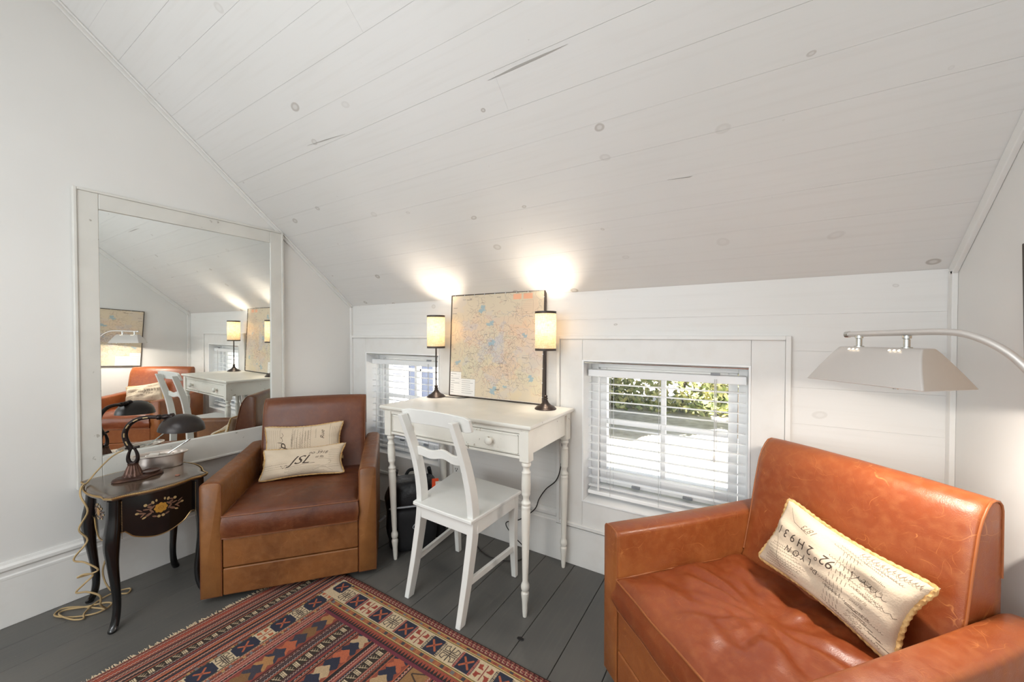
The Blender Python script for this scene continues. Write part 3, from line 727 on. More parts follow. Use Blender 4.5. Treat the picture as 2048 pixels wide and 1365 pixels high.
for (a, b_, z0, z1) in ((.42, 1.28, .75, 2.25), (-1.6, -.7, .75, 2.25)):
    fr = G().box(a, a+.11, -.05, 0, z0, z1).box(b_-.11, b_, -.05, 0, z0, z1).box(a+.11, b_-.11, -.05, 0, z1-.11, z1).box(a-.03, b_+.03, -.07, 0, z0-.06, z0).obj('window', M['jamb'], t, smooth=0)
    G().box(a+.11, b_-.11, -.03, -.012, z0, z1-.11).obj('pane', M['pane_dark'], fr, smooth=0)
    G().box((a+b_)/2-.02, (a+b_)/2+.02, -.045, -.03, z0, z1-.11).box(a+.11, b_-.11, -.045, -.03, (z0+z1)/2-.02, (z0+z1)/2+.02).obj('muntin', M['jamb'], fr, smooth=0)
G().box(1.86, 1.96, -.03, .08, 0, 4.2).obj('corner_board', M['jamb'], t, smooth=0)
G().hexa([(-3.2,-.4,4.15), (2.2,-.4,4.15), (2.2,5.4,4.15), (-3.2,5.4,4.15), (-3.2,2.4,5.6), (2.2,2.4,5.6), (2.2,2.6,5.6), (-3.2,2.6,5.6)]).obj('roof', M['shingle'], t, smooth=0)

# ================================================================== ARMCHAIRS
CW, CL, CH, AW = .702, .659, .783, .080
def pose(P0, th):
    a = (math.cos(th), math.sin(th)); b_ = (-a[1], a[0])
    return (P0[0]+b_[0]*CW/2+a[0]*CL/2, P0[1]+b_[1]*CW/2+a[1]*CL/2), th-PI/2
def cushion(w, y0, y1, z0, z1, crown, wr, seed, name, m, parent, weltm, soft=0):
    nx, ny = 56, 56; g = G(); x0, x1 = -w/2, w/2
    def edge(u, v):   # soft outline
        X = u*w/2; Yc = (y0+y1)/2; Y = Yc+v*(y1-y0)/2
        return X, Y
    def top(u, v):
        X, Y = edge(u, v)
        rr = min(1-abs(u), 1-abs(v)); rim = min(rr/.07, 1); rim = 1-(1-rim)**2
        z = z1-.010*(1-rim)+crown*(1-u**4)*(1-v**4)
        if wr:
            du, dv = u-.05, v-.1; a = math.atan2(dv, du); q = math.hypot(du, dv)
            z += wr*rim*noise.noise(Vector((a*3.4+seed, q*1.6, seed)))*min(1, q*2.2)*1.5
            z += wr*.7*rim*noise.noise(Vector((u*2.2+seed, v*7.5, .3*seed)))*(1-.5*abs(v))
            z -= crown*.55*math.exp(-(du*du+dv*dv)*4)*soft
        return (X, Y, z)
    us = [-1+2*i/nx for i in range(nx+1)]; vs_ = [-1+2*i/ny for i in range(ny+1)]
    vs = [top(u, v) for v in vs_ for u in us]; n = nx+1
    fs = [(j*n+i, j*n+i+1, (j+1)*n+i+1, (j+1)*n+i) for j in range(ny) for i in range(nx)]
    g.add(vs, fs)
    bor = [(u, -1) for u in us]+[(1, v) for v in vs_[1:]]+[(u, 1) for u in us[::-1][1:]]+[(-1, v) for v in vs_[::-1][1:-1]]
    rings = []
    for k in range(8):
        t_ = k/7.; bul = .010*math.sin(PI*t_); ring = []
        for (u, v) in bor:
            X, Y, Z = top(u, v); nxv = (u if abs(u) == 1 else 0, v if abs(v) == 1 else 0)
            wv = .0035*wr/.006*noise.noise(Vector((X*9, Y*9, t_*3+seed))) if wr else 0
            ring.append((X+nxv[0]*(bul*.4+wv), Y+nxv[1]*(bul+wv), Z+(z0-Z)*t_))
        rings.append(ring)
    g.loft(rings, False); g.add(rings[-1], [tuple(range(len(bor)))])
    o = g.obj(name, m, parent, smooth=60)
    me = o.data; bm = bmesh.new(); bm.from_mesh(me); bmesh.ops.remove_doubles(bm, verts=bm.verts, dist=1e-5); bmesh.ops.recalc_face_normals(bm, faces=bm.faces); bm.to_mesh(me); bm.free(); me.set_sharp_from_angle(angle=math.radians(62))
    p = [(a+(.001 if a > 0 else -.001), b_-(.001 if b_ < 0 else -.001), c_+.0005) for a, b_, c_ in rings[0]]
    G().tube(p, .0032, 6, closed=True).obj('piping', weltm, o, smooth=60, label='raised leather piping round the cushion edge')
    p = [(a, b_, c_+.001) for a, b_, c_ in rings[-1]]
    G().tube(p, .003, 6, closed=True).obj('piping', weltm, o, smooth=60, label='raised leather piping round the cushion edge')
    return o
def armchair(label, P0, th, ml, ms, mb, weltm, wr, seed, crown):
    (cx, cy), r = pose(P0, th); t = thing('leather_armchair', label, 'armchair', (cx, cy, 0), r, 'pair of worn leather club armchairs')
    oy = -CL/2; hw = CW/2; iw = hw-AW
    # arms: rounded slabs
    for sgn in (-1, 1):
        rings = []
        for (yy, zt, ins) in ((0, .518, .006), (.004, .521, .002), (.02, .522, 0), (.20, .522, -.001), (.45, .527, -.001), (.63, .534, 0), (.652, .532, .003), (.659, .528, .008)):
            a, b_ = (iw+.001+ins, hw-ins) if sgn > 0 else (-hw+ins, -iw-.001-ins); zb = .03+ins; rr = .016
            ring = [(a, zb), (b_, zb)]
            for q in range(5): an = q/4*PI/2; ring.append((b_-rr+rr*math.cos(an), zt-rr+rr*math.sin(an)))
            mid = (a+b_)/2; ring.append((mid, zt+.003))
            for q in range(5): an = PI/2+q/4*PI/2; ring.append((a+rr+rr*math.cos(an), zt-rr+rr*math.sin(an)))
            rings.append([(p[0], yy+oy, p[1]) for p in ring])
        ao = G().loft(rings).obj('arm', ml, t, smooth=50)
        # welt round the front face of the arm
        fr = rings[1]; pth = [Vector(p)+Vector((0, -.0025, 0)) for p in fr]
        G().tube([fr[0]]+fr[1:]+[fr[0]], .0022, 6).obj('welt', weltm, ao, smooth=60)
    # front panels
    G().box(-iw+.001, iw-.001, .004+oy, .05+oy, .150, .276).obj('front_panel', ml, t, bevel=.006, seg=3)
    G().box(-iw+.001, iw-.001, .003+oy, .05+oy, .031, .147).obj('front_panel', ml, t, bevel=.006, seg=3)
    # inner deck + rear panel
    G().box(-iw+.002, iw-.002, .052+oy, .60+oy, .05, .272).obj('deck', M['bpack'], t, smooth=0)
    # backrest: slanted front, rolled top, flat wedge sides
    prof = [(.44,.285),(.50,.40),(.530,.535),(.549,.64),(.566,.715),(.578,.745),(.594,.768),(.612,.780),(.628,.783),(.642,.780),(.652,.771),(.656,.758),(.657,.60),(.657,.031),(.62,.031),(.60,.285)]
    rings = []
    for (xf, sh) in ((-1, .010), (-.994, .004), (-.975, .001), (-.9, 0), (-.5, -.003), (0, -.004), (.5, -.003), (.9, 0), (.975, .001), (.994, .004), (1, .010)):
        cyv, czv = .60, .55
        rings.append([(xf*(iw-.002), oy+p[0]+(sh if p[0] < .61 else -sh*.4), p[1]-(sh if p[1] > .6 else 0)+(sh if p[1] < .04 else 0)) for p in prof])
    bo = G().loft(rings).obj('backrest', mb, t, smooth=50)
    for sgn in (1, -1):
        rg = rings[-2 if sgn > 0 else 1]; p = [(q[0]+.0015*sgn, q[1], q[2]) for q in rg[1:13]]
        G().tube(p, .0028, 6).obj('welt', weltm, bo, smooth=60)
    cushion(2*iw-.004, -.004+oy, .515+oy, .279, .384, crown, wr, seed, 'seat_cushion', ms, t, weltm, 1 if wr > .005 else 0)
    # swivel base
    G().lathe([(.118,0),(.122,.008),(.118,.028),(.10,.0305)], (0, .045, 0), 32).obj('swivel_base', M['black'], t)
    return t
PL = ((-1.489, 1.197), 2.429); PR = ((.117, .768), .822)
chL = armchair('brown leather club armchair below the mirror, two script cushions on it', *PL, M['leatherL'], M['leatherLs'], M['leatherLb'], M['weltd'], .003, 2.1, .018)
chR = armchair('large cognac leather club armchair at the right with scratched back, one script cushion on it', *PR, M['leatherR'], M['leatherRs'], M['leatherR'], M['welt'], .013, 5.3, .024)

# ------------------------------------------------------------------ cushions
def pillow(name, label, base, P, u, v, w, h, t_, m, seed, group, ropes=.0055):
    """P centre, u,v unit world vectors"""
    u = Vector(u).normalized(); v = Vector(v); v = (v-u*v.dot(u)).normalized(); n = u.cross(v)
    root = thing(name, label, 'cushion', P, 0, group)
    root.rotation_euler = Matrix((u, v, n)).transposed().to_euler()
    nx, ny = 44, 26; us = [-1+2*i/nx for i in range(nx+1)]; vs_ = [-1+2*j/ny for j in range(ny+1)]
    def out(a, b_):
        X = a*w/2*(1-.085*(1-b_*b_)**1.2*abs(a)**3*(1.5 if a > 0 else 1)); Y = b_*h/2*(1-.16*(1-a*a)**1.2*abs(b_)**3)
        return X, Y
    def H(a, b_):
        e = max(0, (1-a*a)*(1-b_*b_))
        wv = noise.noise(Vector((a*2.5+seed, b_*2, seed)))*.18+noise.noise(Vector((a*1.2, b_*6+seed, 1)))*.10
        fold = .16*math.sin(b_*9+a*3+seed)*abs(a)**2+.07*math.sin(a*7+b_*5+seed)
        return t_/2*(e**.42)*(1+wv+fold)
    me = bpy.data.meshes.new('cover'); V = []; F = []; U = []
    n_ = nx+1
    for sgn in (1, -1):
        for b_ in vs_:
            for a in us: X, Y = out(a, b_); V.append((X, Y, sgn*H(a, b_)+.004*noise.noise(Vector((a*1.5+seed, b_, 3)))))
    off = n_*(ny+1)
    for j in range(ny):
        for i in range(nx):
            q = (j*n_+i, j*n_+i+1, (j+1)*n_+i+1, (j+1)*n_+i); F.append(q); F.append(tuple(off+k for k in reversed(q)))
    me.from_pydata(V, [], F); uvl = me.uv_layers.new(name='UVMap')
    for p in me.polygons:
        for li in p.loop_indices:
            vi = me.loops[li].vertex_index % off; i = vi % n_; j = vi//n_; uvl.data[li].uv = (i/nx, j/ny)
    bm = bmesh.new(); bm.from_mesh(me); bmesh.ops.remove_doubles(bm, verts=bm.verts, dist=1e-5); bm.to_mesh(me); bm.free()
    me.shade_smooth(); me.materials.append(m)
    o = bpy.data.objects.new('cover', me); COL.objects.link(o); o.parent = root
    # twisted rope round the seam
    bor = []
    K = 340
    for k in range(K):
        s_ = k/K*4; e = s_ % 1; e2 = -1+2*e
        if s_ < 1: a, b_ = e2, -1
        elif s_ < 2: a, b_ = 1, e2
        elif s_ < 3: a, b_ = -e2, 1
        else: a, b_ = -1, -e2
        X, Y = out(a, b_); cr = abs(a)**8*abs(b_)**8*.006
        bor.append((X-math.copysign(cr, X), Y-math.copysign(cr, Y), .004*noise.noise(Vector((a*1.5+seed, b_, 3)))))
    # uniform resample
    B = [Vector(p) for p in bor]+[Vector(bor[0])]; L = [0]
    for i in range(K): L.append(L[-1]+(B[i+1]-B[i]).length)
    NN = int(L[-1]/.0026); NN -= NN % 6; pts = []; j = 0
    for k in range(NN):
        d = L[-1]*k/NN
        while L[j+1] < d: j += 1
        f_ = (d-L[j])/(L[j+1]-L[j]+1e-9); pts.append(tuple(B[j].lerp(B[j+1], f_)))
    G().tube(pts, ropes, 10, closed=True, tw=(3, -2*PI/6)).obj('rope_trim', M['rope'], root, smooth=60, label='twisted gold rope trim')
    return root
def inchair(P0, th, t, s, z):
    a = (math.cos(th), math.sin(th)); b_ = (-a[1], a[0])
    return (P0[0]+b_[0]*t+a[0]*s, P0[1]+b_[1]*t+a[1]*s, z)
def dirs(th): return Vector((math.cos(th), math.sin(th), 0)), Vector((-math.sin(th), math.cos(th), 0))
grp = 'script printed cushions with rope trim'
a_, b_ = dirs(PL[1])
pillow('script_cushion', 'linen cushion with sideways script, leaning on the back of the left armchair', 0, inchair(*PL, .394, .473, .543), -b_+Vector((0,0,.02)), a_*.30+Vector((0,0,1)), .405, .215, .085, cloth(11, 1), 1.3, grp, .0042)
pillow('script_cushion', 'linen cushion lettered JSL no 3918, lower front one on the left armchair', 0, inchair(*PL, .372, .350, .4755), -b_+Vector((0,0,.015)), a_*.70+Vector((0,0,1)), .405, .168, .085, cloth(12, 2), 4.1, grp, .0042)
a_, b_ = dirs(PR[1])
pillow('script_cushion', 'linen cushion with upside-down LYON script and thick rope, on the right armchair', 0, inchair(*PR, .292, .450, .527), -b_+Vector((0,0,-.17)), a_*.42+Vector((0,0,1)), .350, .208, .112, cloth(13, 0), 7.7, grp, .0062)

# ================================================================== DESK
DX0, DX1, DY0, DY1, DZ = -1.597, -.711, 1.305, 1.755, .790
t = thing('writing_desk', 'distressed white writing desk with turned legs between the two windows', 'desk', ((DX0+DX1)/2, (DY0+DY1)/2, 0))
def L_(x, y): return (x-(DX0+DX1)/2, y-(DY0+DY1)/2)
hx, hy = (DX1-DX0)/2, (DY1-DY0)/2
# top with stepped moulded edge
TP = [(0,.766),(-.012,.766),(-.012,.772),(-.004,.776),(0,.781),(0,.790)]
rings = []
for (ins, z) in ((.014,.764),(.014,.769),(.006,.772),(.001,.777),(0,.782),(.0015,.788),(.004,.790)):
    rings.append([(-hx+ins, -hy+ins, z), (hx-ins, -hy+ins, z), (hx-ins, hy-ins, z), (-hx+ins, hy-ins, z)])
G().loft(rings).obj('tabletop', M['desk'], t, bevel=.0012, seg=2, smooth=30)
lx0, lx1, ly0, ly1 = -1.560+.012-((DX0+DX1)/2), -.748-((DX0+DX1)/2), -hy+.032, hy-.032
lw = .021
def turned_leg(x, y, splx):
    g = G()
    g.hexa([(x-lw,y-lw,.640),(x+lw,y-lw,.640),(x+lw,y+lw,.640),(x-lw,y+lw,.640),(x-lw,y-lw,.764),(x+lw,y-lw,.764),(x+lw,y+lw,.764),(x-lw,y+lw,.764)])
    prof = [(.0085,0),(.0105,.02),(.0125,.062),(.0150,.082),(.0165,.094),(.0160,.100),(.0135,.103),(.0125,.108),(.0155,.113),(.0175,.122),(.0170,.132),(.0140,.139),(.0115,.146),(.0122,.17),(.0145,.26),(.0168,.35),(.0182,.415),(.0185,.437),(.0170,.444),(.0185,.449),(.0185,.455),(.0160,.460),(.0190,.466),(.0190,.471),(.0140,.477),(.0118,.485),(.0125,.494),(.0170,.502),(.0180,.508),(.0165,.513),(.0180,.519),(.0190,.545),(.0180,.575),(.0165,.588),(.0185,.594),(.0150,.600),(.0125,.608),(.0150,.618),(.0190,.622),(.0195,.628),(.017,.634),(.020,.640)]
    rings = [[(x+splx*(.64-z)+r*math.cos(2*PI*k/20), y+r*math.sin(2*PI*k/20), z) for k in range(20)] for r, z in prof]
    g.loft(rings); return g
for (x_, y_, sp) in ((lx0, ly0, .05), (lx1, ly0, -.01), (lx0, ly1, .05), (lx1, ly1, -.01)):
    turned_leg(x_, y_, sp).obj('leg', M['desk'], t, smooth=35, bevel=.001)
G().box(lx1-.006, lx1+.012, ly0+lw, ly1-lw, .664, .764).obj('apron', M['desk'], t, bevel=.0015)
G().box(lx0-.012, lx0+.006, ly0+lw, ly1-lw, .664, .764).obj('apron', M['desk'], t, bevel=.0015)
G().box(lx0+lw, lx1-lw, ly1, ly1+.016, .664, .764).obj('apron', M['desk'], t, bevel=.0015)
G().box(lx0+lw, lx1-lw, ly0-.014, ly0+.006, .750, .764).box(lx0+lw, lx1-lw, ly0-.014, ly0+.006, .648, .659).obj('front_rail', M['desk'], t, bevel=.0015)
dr = G().box(lx0+lw+.003, lx1-lw-.003, ly0-.012, ly0+.008, .6615, .7475).obj('drawer', M['desk'], t, bevel=.002)
a0, a1 = lx0+lw+.003, lx1-lw-.003
g = G()
for (q0, q1, r0, r1) in ((a0+.006, a1-.006, .739, .743), (a0+.006, a1-.006, .666, .670), (a0+.006, a0+.010, .666, .743), (a1-.010, a1-.006, .666, .743)): g.box(q0, q1, ly0-.0155, ly0-.011, r0, r1)
g.obj('drawer_bead', M['desk'], dr, bevel=.001)
for kx in (-1.385, -.913):
    xk = kx-(DX0+DX1)/2
    G().lathe([(.012,0),(.008,.004),(.008,.010),(.016,.015),(.019,.021),(.016,.028),(.008,.032),(.001,.033)], n=20, mtx=T(xk, ly0-.012, .706) @ Matrix.Rotation(PI/2, 4, 'X')).obj('knob', M['desk'], dr, smooth=50)
G().box(a0+.01, a1-.01, ly0+.008, ly1-.01, .665, .672).obj('drawer_bottom', M['desk'], t, smooth=0)

# ------------------------------------------------------------------ framed maps
def framed_map(label, w, h, loc, rot, group):
    t = thing('framed_map', label, 'framed map', loc, 0, group); t.rotation_euler = rot
    # local: x width, z up, front = -y, origin bottom centre back
    d = .018; e = .007
    g = G()
    for (a, b2, z0, z1) in ((-w/2, -w/2+e, 0, h), (w/2-e, w/2, 0, h), (-w/2+e, w/2-e, h-e, h), (-w/2+e, w/2-e, 0, e)): g.box(a, b2, -d, 0, z0, z1)
    fr = g.obj('frame', M['mapframe'], t, bevel=.0015, smooth=0)
    me = bpy.data.meshes.new('map_print'); me.from_pydata([(-w/2+e, -d+.003, e), (w/2-e, -d+.003, e), (w/2-e, -d+.003, h-e), (-w/2+e, -d+.003, h-e), (-w/2+e, -.002, e), (w/2-e, -.002, e), (w/2-e, -.002, h-e), (-w/2+e, -.002, h-e)], [], [(0,1,2,3),(7,6,5,4)])
    uv = me.uv_layers.new(name='UVMap')
    for k, c_ in enumerate(((0,0),(1,0),(1,1),(0,1),(0,1),(1,1),(1,0),(0,0))): uv.data[k].uv = c_
    me.materials.append(M['map']); o = bpy.data.objects.new('map_print', me); COL.objects.link(o); o.parent = t
    for k in range(9):
        xx = -w/2+.03+(w-.06)*k/8
        G().box(xx-.002, xx+.002, -d-.001, -d+.002, h-e-.005, h-e+.003).obj('staple', M['staple'], t, smooth=0)
    for k in range(8):
        zz = .04+(h-.08)*k/7
        G().box(w/2-e-.003, w/2-e+.003, -d-.001, -d+.002, zz-.002, zz+.002).obj('staple', M['staple'], t, smooth=0)
    return t
M['map'] = print_mat('printed_road_map', MAPIMG, .35)
ln = math.atan2(.028, .60)
framed_map('framed road map leaning on the wall at the back of the white desk', .622, .598, (-1.184, 1.747, DZ+.0005), (-ln, 0, math.radians(.6)), 'black framed road maps')
framed_map('framed road map hung on the right wall behind the silver lamp, seen in the mirror', .66, .585, (XR-.002, 1.022, .80), (0, math.radians(-3.4), PI/2*3), 'black framed road maps')

# ------------------------------------------------------------------ candlestick lamps on desk
def desk_lamp(label, x, y, cord):
    t = thing('table_lamp', label, 'lamp', (x, y, DZ), 0, 'slim lamps on the white desk')
    G().lathe([(.053,0),(.053,.004),(.048,.008),(.046,.010),(.043,.013),(.030,.019),(.018,.029),(.012,.040),(.009,.047),(.012,.050),(.012,.053),(.007,.056),(.010,.060),(.010,.064),(.006,.068),(.003,.069)], n=32).obj('base', M['iron'], t, smooth=40)
    G().tube([(0,0,.066), (0,0,.335)], .0045, 12).lathe([(.010,0),(.013,.004),(.013,.03),(.011,.034)], (0,0,.325), 16).obj('stem', M['iron'], t, smooth=40)
    r = .051
    sh = G(); z0, z1 = .286, .475
    sh.lathe([(r, z0), (r, z1), (r-.0012, z1), (r-.0012, z0), (r, z0)], n=40, caps=False); so = sh.obj('lamp_shade', M['linen'], t, smooth=60)
    for zz in (z0, z1-.009):
        G().lathe([(r+.001, zz-.001), (r+.001, zz+.010), (r-.002, zz+.010), (r-.002, zz-.001), (r+.001, zz-.001)], n=40, caps=False).obj('shade_band', M['mapframe'], so, smooth=30, label='dark brown band on the shade rim')
    for k in range(3):
        a = k*2*PI/3; G().tube([(0,0,z0+.035), (r*math.cos(a)*.98, r*math.sin(a)*.98, z0+.02)], .001, 5).obj('spider_arm', M['iron'], so)
    G().lathe([(.004,0),(.010,.008),(.014,.022),(.012,.034),(.004,.042)], (0,0,.362), 16).obj('bulb', M['bulb'], t, smooth=60)
    l = bpy.data.lights.new('lamp_glow', 'POINT'); l.energy = LAMP_W; l.color = (1, .86, .70); l.shadow_soft_size = .03
    lo = bpy.data.objects.new('lamp_glow', l); COL.objects.link(lo); lo.location = (x, y, DZ+.396)
    return t
LAMP_W = 7.5
M['bulb'] = mat('warm_bulb', (255,240,210), .4, emit=((255,226,190), 8))
bb = M['bulb']
desk_lamp('slim lamp with lit linen shade at the left of the leaning map, on the desk', -1.533, 1.660, 0)
desk_lamp('slim lamp with lit linen shade in front of the map\'s right edge, on the desk', -.824, 1.664, 0)
LP = smooth_path([(-1.49,1.66,DZ+.004),(-1.44,1.675,DZ+.004),(-1.40,1.68,DZ+.003),(-1.36,1.70,DZ+.003),(-1.33,1.745,DZ+.002)])
o = G().tube(LP, .0022, 6).obj('lamp_cord', M['cordblack'], None); tag(o, 'dark cord of the left desk lamp lying on the desktop', 'cord')
# inline switch + hanging cord
t = thing('switched_cord', 'dark cord with inline switch hanging below the desk to the outlet', 'cord', (-1.08, 1.757, 0))
G().box(-.010, .010, -.008, .008, .60, .655).obj('switch', M['cordblack'], t, bevel=.003)
G().tube(smooth_path([(0,0,.655),(0,.002,.70),(0,.002,.745)]), .003, 6).tube(smooth_path([(0,0,.60),(.006,0,.57),(.0,.0,.54),(-.01,.01,.51)]), .003, 6).obj('cord', M['cordblack'], t)
P = [(-.80,1.76,.70),(-.785,1.745,.66),(-.77,1.74,.60),(-.775,1.74,.50),(-.80,1.74,.42),(-.86,1.745,.36),(-.90,1.745,.30),(-.925,1.74,.24),(-1.02,1.745,.16),(-1.10,1.74,.125),(-1.06,1.73,.08),(-.99,1.73,.035),(-.955,1.71,.006),(-.98,1.64,.004),(-1.08,1.60,.004),(-1.18,1.62,.004),(-1.28,1.68,.004),(-1.42,1.73,.004)]
o = G().tube(smooth_path(P), .0028, 6).obj('power_cord', M['cordblack'], None, smooth=60); tag(o, 'dark power cord looping from under the desk onto the floor', 'cord')

def outlet(label, mtx):
    t = thing('wall_outlet', label, 'outlet', (0,0,0), 0); t.matrix_world = mtx
    G().box(-.035, .035, 0, .006, -.057, .057).obj('cover_plate', M['outlet'], t, bevel=.002)
    for zz in (-.022, .022):
        g = G()
        for xx in (-.007, .007): g.box(xx-.0015, xx+.0015, .0055, .0075, zz-.002, zz+.008)
        g.box(-.003, .003, .0055, .0075, zz-.012, zz-.006); g.obj('socket_slots', M['slot'], t, smooth=0)
outlet('white wall outlet on the left wall behind the black side table', T(XL, .486, .300) @ rz(-PI/2))
outlet('white wall outlet under the desk on the back wall', T(-1.478, YB, .36) @ rz(PI))

# ================================================================== WHITE CHAIR
t = thing('dining_chair', 'white painted wooden chair with ladder back pulled up to the desk', 'chair', (-1.085, 1.34, 0))
ox, oyc = -1.085, 1.34
def cl(x, y, z): return (x-ox, y-oyc, z)
def post(pts, wx, wy):
    rings = []
    for (x, y, z, k) in smooth4(pts): rings.append([cl(x-wx*k, y-wy*k, z), cl(x+wx*k, y-wy*k, z), cl(x+wx*k, y+wy*k, z), cl(x-wx*k, y+wy*k, z)])
    return G().loft(rings)
def smooth4(P, n=6):
    out = []
    for i in range(len(P)-1):
        p0 = P[max(i-1,0)]; p1 = P[i]; p2 = P[i+1]; p3 = P[min(i+2, len(P)-1)]
        for k in range(n):
            q = k/n; out.append(tuple(.5*((2*b1)+(c1-a1)*q+(2*a1-5*b1+4*c1-d1)*q*q+(3*b1-a1-3*c1+d1)*q**3) for a1, b1, c1, d1 in zip(p0, p1, p2, p3)))
    out.append(P[-1]); return out
BLP = [(-1.250,1.178,0,.85),(-1.225,1.205,.22,1),(-1.195,1.205,.43,1.05),(-1.198,1.178,.62,1),(-1.216,1.112,.822,.85)]
BRP = [(-.944,1.155,0,.85),(-.925,1.185,.22,1),(-.905,1.190,.43,1.05),(-.912,1.160,.62,1),(-.928,1.095,.822,.85)]
post(BLP, .014, .021).obj('rear_leg', M['chairw'], t, bevel=.003, smooth=30)
post(BRP, .014, .021).obj('rear_leg', M['chairw'], t, bevel=.003, smooth=30)
post([(-1.290,1.565,0,.7),(-1.278,1.540,.22,.9),(-1.268,1.520,.418,1)], .017, .017).obj('front_leg', M['chairw'], t, bevel=.003, smooth=30)
post([(-.925,1.540,0,.7),(-.915,1.510,.22,.9),(-.898,1.488,.418,1)], .017, .017).obj('front_leg', M['chairw'], t, bevel=.003, smooth=30)
# seat
G().hexa([cl(-1.213,1.165,.419), cl(-.886,1.150,.419), cl(-.868,1.508,.419), cl(-1.293,1.540,.419), cl(-1.213,1.165,.434), cl(-.886,1.150,.434), cl(-.868,1.508,.434), cl(-1.293,1.540,.434)]).obj('seat', M['chairw'], t, bevel=.004, seg=3, smooth=30)
def rail(p, q, z0, z1, th, name):
    p = Vector((p[0], p[1], 0)); q = Vector((q[0], q[1], 0)); d = (q-p).normalized(); n_ = Vector((-d.y, d.x, 0))*th/2
    A = [p-n_, q-n_, q+n_, p+n_]
    return G().hexa([cl(v.x, v.y, z0) for v in A]+[cl(v.x, v.y, z1) for v in A]).obj(name, M['chairw'], t, bevel=.002, smooth=30)
rail((-1.185,1.195), (-.915,1.182), .362, .419, .018, 'apron'); rail((-.900,1.20), (-.893,1.475), .362, .419, .018, 'apron')
rail((-1.200,1.22), (-1.265,1.505), .362, .419, .018, 'apron'); rail((-1.252,1.515), (-.912,1.490), .362, .419, .018, 'apron')
def srail(p, q, w_, h_):
    p, q = Vector(p), Vector(q); d = q-p; n_ = Vector((-d.y, d.x, 0)).normalized()*w_/2; up = Vector((0,0,h_/2)); A = []
    for e_ in (p, q): A += [[e_-n_-up, e_+n_-up, e_+n_+up, e_-n_+up]]
    return G().loft([[cl(*v) for v in r_] for r_ in A]).obj('stretcher', M['chairw'], t, bevel=.002, smooth=30)
srail((-.926,1.19,.165), (-.918,1.512,.150), .015, .026); srail((-1.228,1.21,.165), (-1.280,1.542,.150), .015, .026)
# top rail (curved board on the desk side of the posts)
rings = []
for i in range(13):
    f_ = i/12; X = -1.238+f_*.375; Y = 1.128-.018*f_+.020*math.sin(PI*f_)-.0; e_ = .008 if i in (0, 12) else 0
    zb = .778+e_; zt = .842-e_; tl = .014
    rings.append([cl(X, Y+tl, zb), cl(X, Y+tl+.016, zb), cl(X, Y-.004+.016, zt), cl(X, Y-.004, zt)])
G().loft(rings).obj('top_rail', M['chairw'], t, bevel=.003, smooth=30)
rings = []
for i in range(25):
    f_ = i/24; X = -1.188+f_*.268; Y = 1.172-.014*f_+.012*math.sin(PI*f_)
    wv = .007*math.cos((f_-.5)*4*PI)*(1-abs(f_-.5)*.6)
    rings.append([cl(X, Y, .634+wv*.8), cl(X, Y+.013, .634+wv*.8), cl(X, Y+.008, .672+wv), cl(X, Y-.005, .672+wv)])
G().loft(rings).obj('back_slat', M['chairw'], t, bevel=.002, smooth=40)

# ================================================================== BACKPACK
t = thing('backpack', 'black backpack with grey zips and orange tag on the floor under the desk', 'backpack', (-1.552, 1.492, 0), math.radians(46))
def superblob(rx, ry, rz_, cx, cy, cz, e1, e2, seed, wr, nu=40, nv=26, flat=None):
    g = G(); rings = []
    sp = lambda v, e: math.copysign(abs(v)**e, v)
    for j in range(nv+1):
        ph = -PI/2+PI*j/nv; ring = []
        for i in range(nu):
            th = 2*PI*i/nu
            x_ = rx*sp(math.cos(ph), e1)*sp(math.cos(th), e2); y_ = ry*sp(math.cos(ph), e1)*sp(math.sin(th), e2); z_ = rz_*sp(math.sin(ph), e1)
            n_ = noise.noise(Vector((x_*14+seed, y_*14, z_*22)))*wr*math.cos(ph)**.5 if abs(math.cos(ph)) > .01 else 0
            k = 1+n_/max(rx, ry); ring.append((cx+x_*k, cy+y_*k, cz+z_))
        rings.append(ring)
    return g.loft(rings)
superblob(.140, .095, .178, 0, .02, .183, .42, .6, 3, .022).obj('body', M['bpack'], t, smooth=60)
superblob(.125, .04, .11, 0, -.070, .12, .4, .6, 8, .010).obj('front_pocket', M['bpackp'], t, smooth=60)
G().tube(smooth_path([(-.118,-.082,.238),(-.095,-.105,.250),(0,-.118,.256),(.095,-.105,.250),(.118,-.082,.238)]), .0045, 6).obj('zipper', M['zip'], t, label='pale grey zip piping across the front')
G().tube(smooth_path([(-.14,-.07,.20),(-.17,-.06,.17)]), .006, 6).tube(smooth_path([(.02,-.135,.18),(.0,-.148,.16),(.02,-.140,.14)]), .002, 6).tube(smooth_path([(.03,-.135,.11),(.015,-.148,.09),(.03,-.140,.075)]), .002, 6).obj('zip_pull', M['zip'], t)
G().tube(smooth_path([(-.04,.07,.35),(-.02,.10,.372),(.02,.10,.372),(.04,.07,.35)]), .009, 8).obj('handle', M['bpackp'], t)
for sx in (-.09, .09):
    G().tube(smooth_path([(sx,.09,.38),(sx*1.1,.118,.33),(sx*1.2,.125,.22),(sx*1.3,.11,.06)]), .012, 8).obj('shoulder_strap', M['bpackp'], t)
superblob(.035, .07, .09, .145, .02, .11, .5, .6, 5, .006, 20, 14).obj('side_pocket', M['bpackp'], t, smooth=60)
G().box(.10, .135, -.075, -.071, .315, .375, ).obj('tag', M['orange'], t, bevel=.001, label='orange tag with white card')
G().box(.118, .150, -.084, -.080, .285, .362).obj('tag_card', M['paper'], t, bevel=.001)

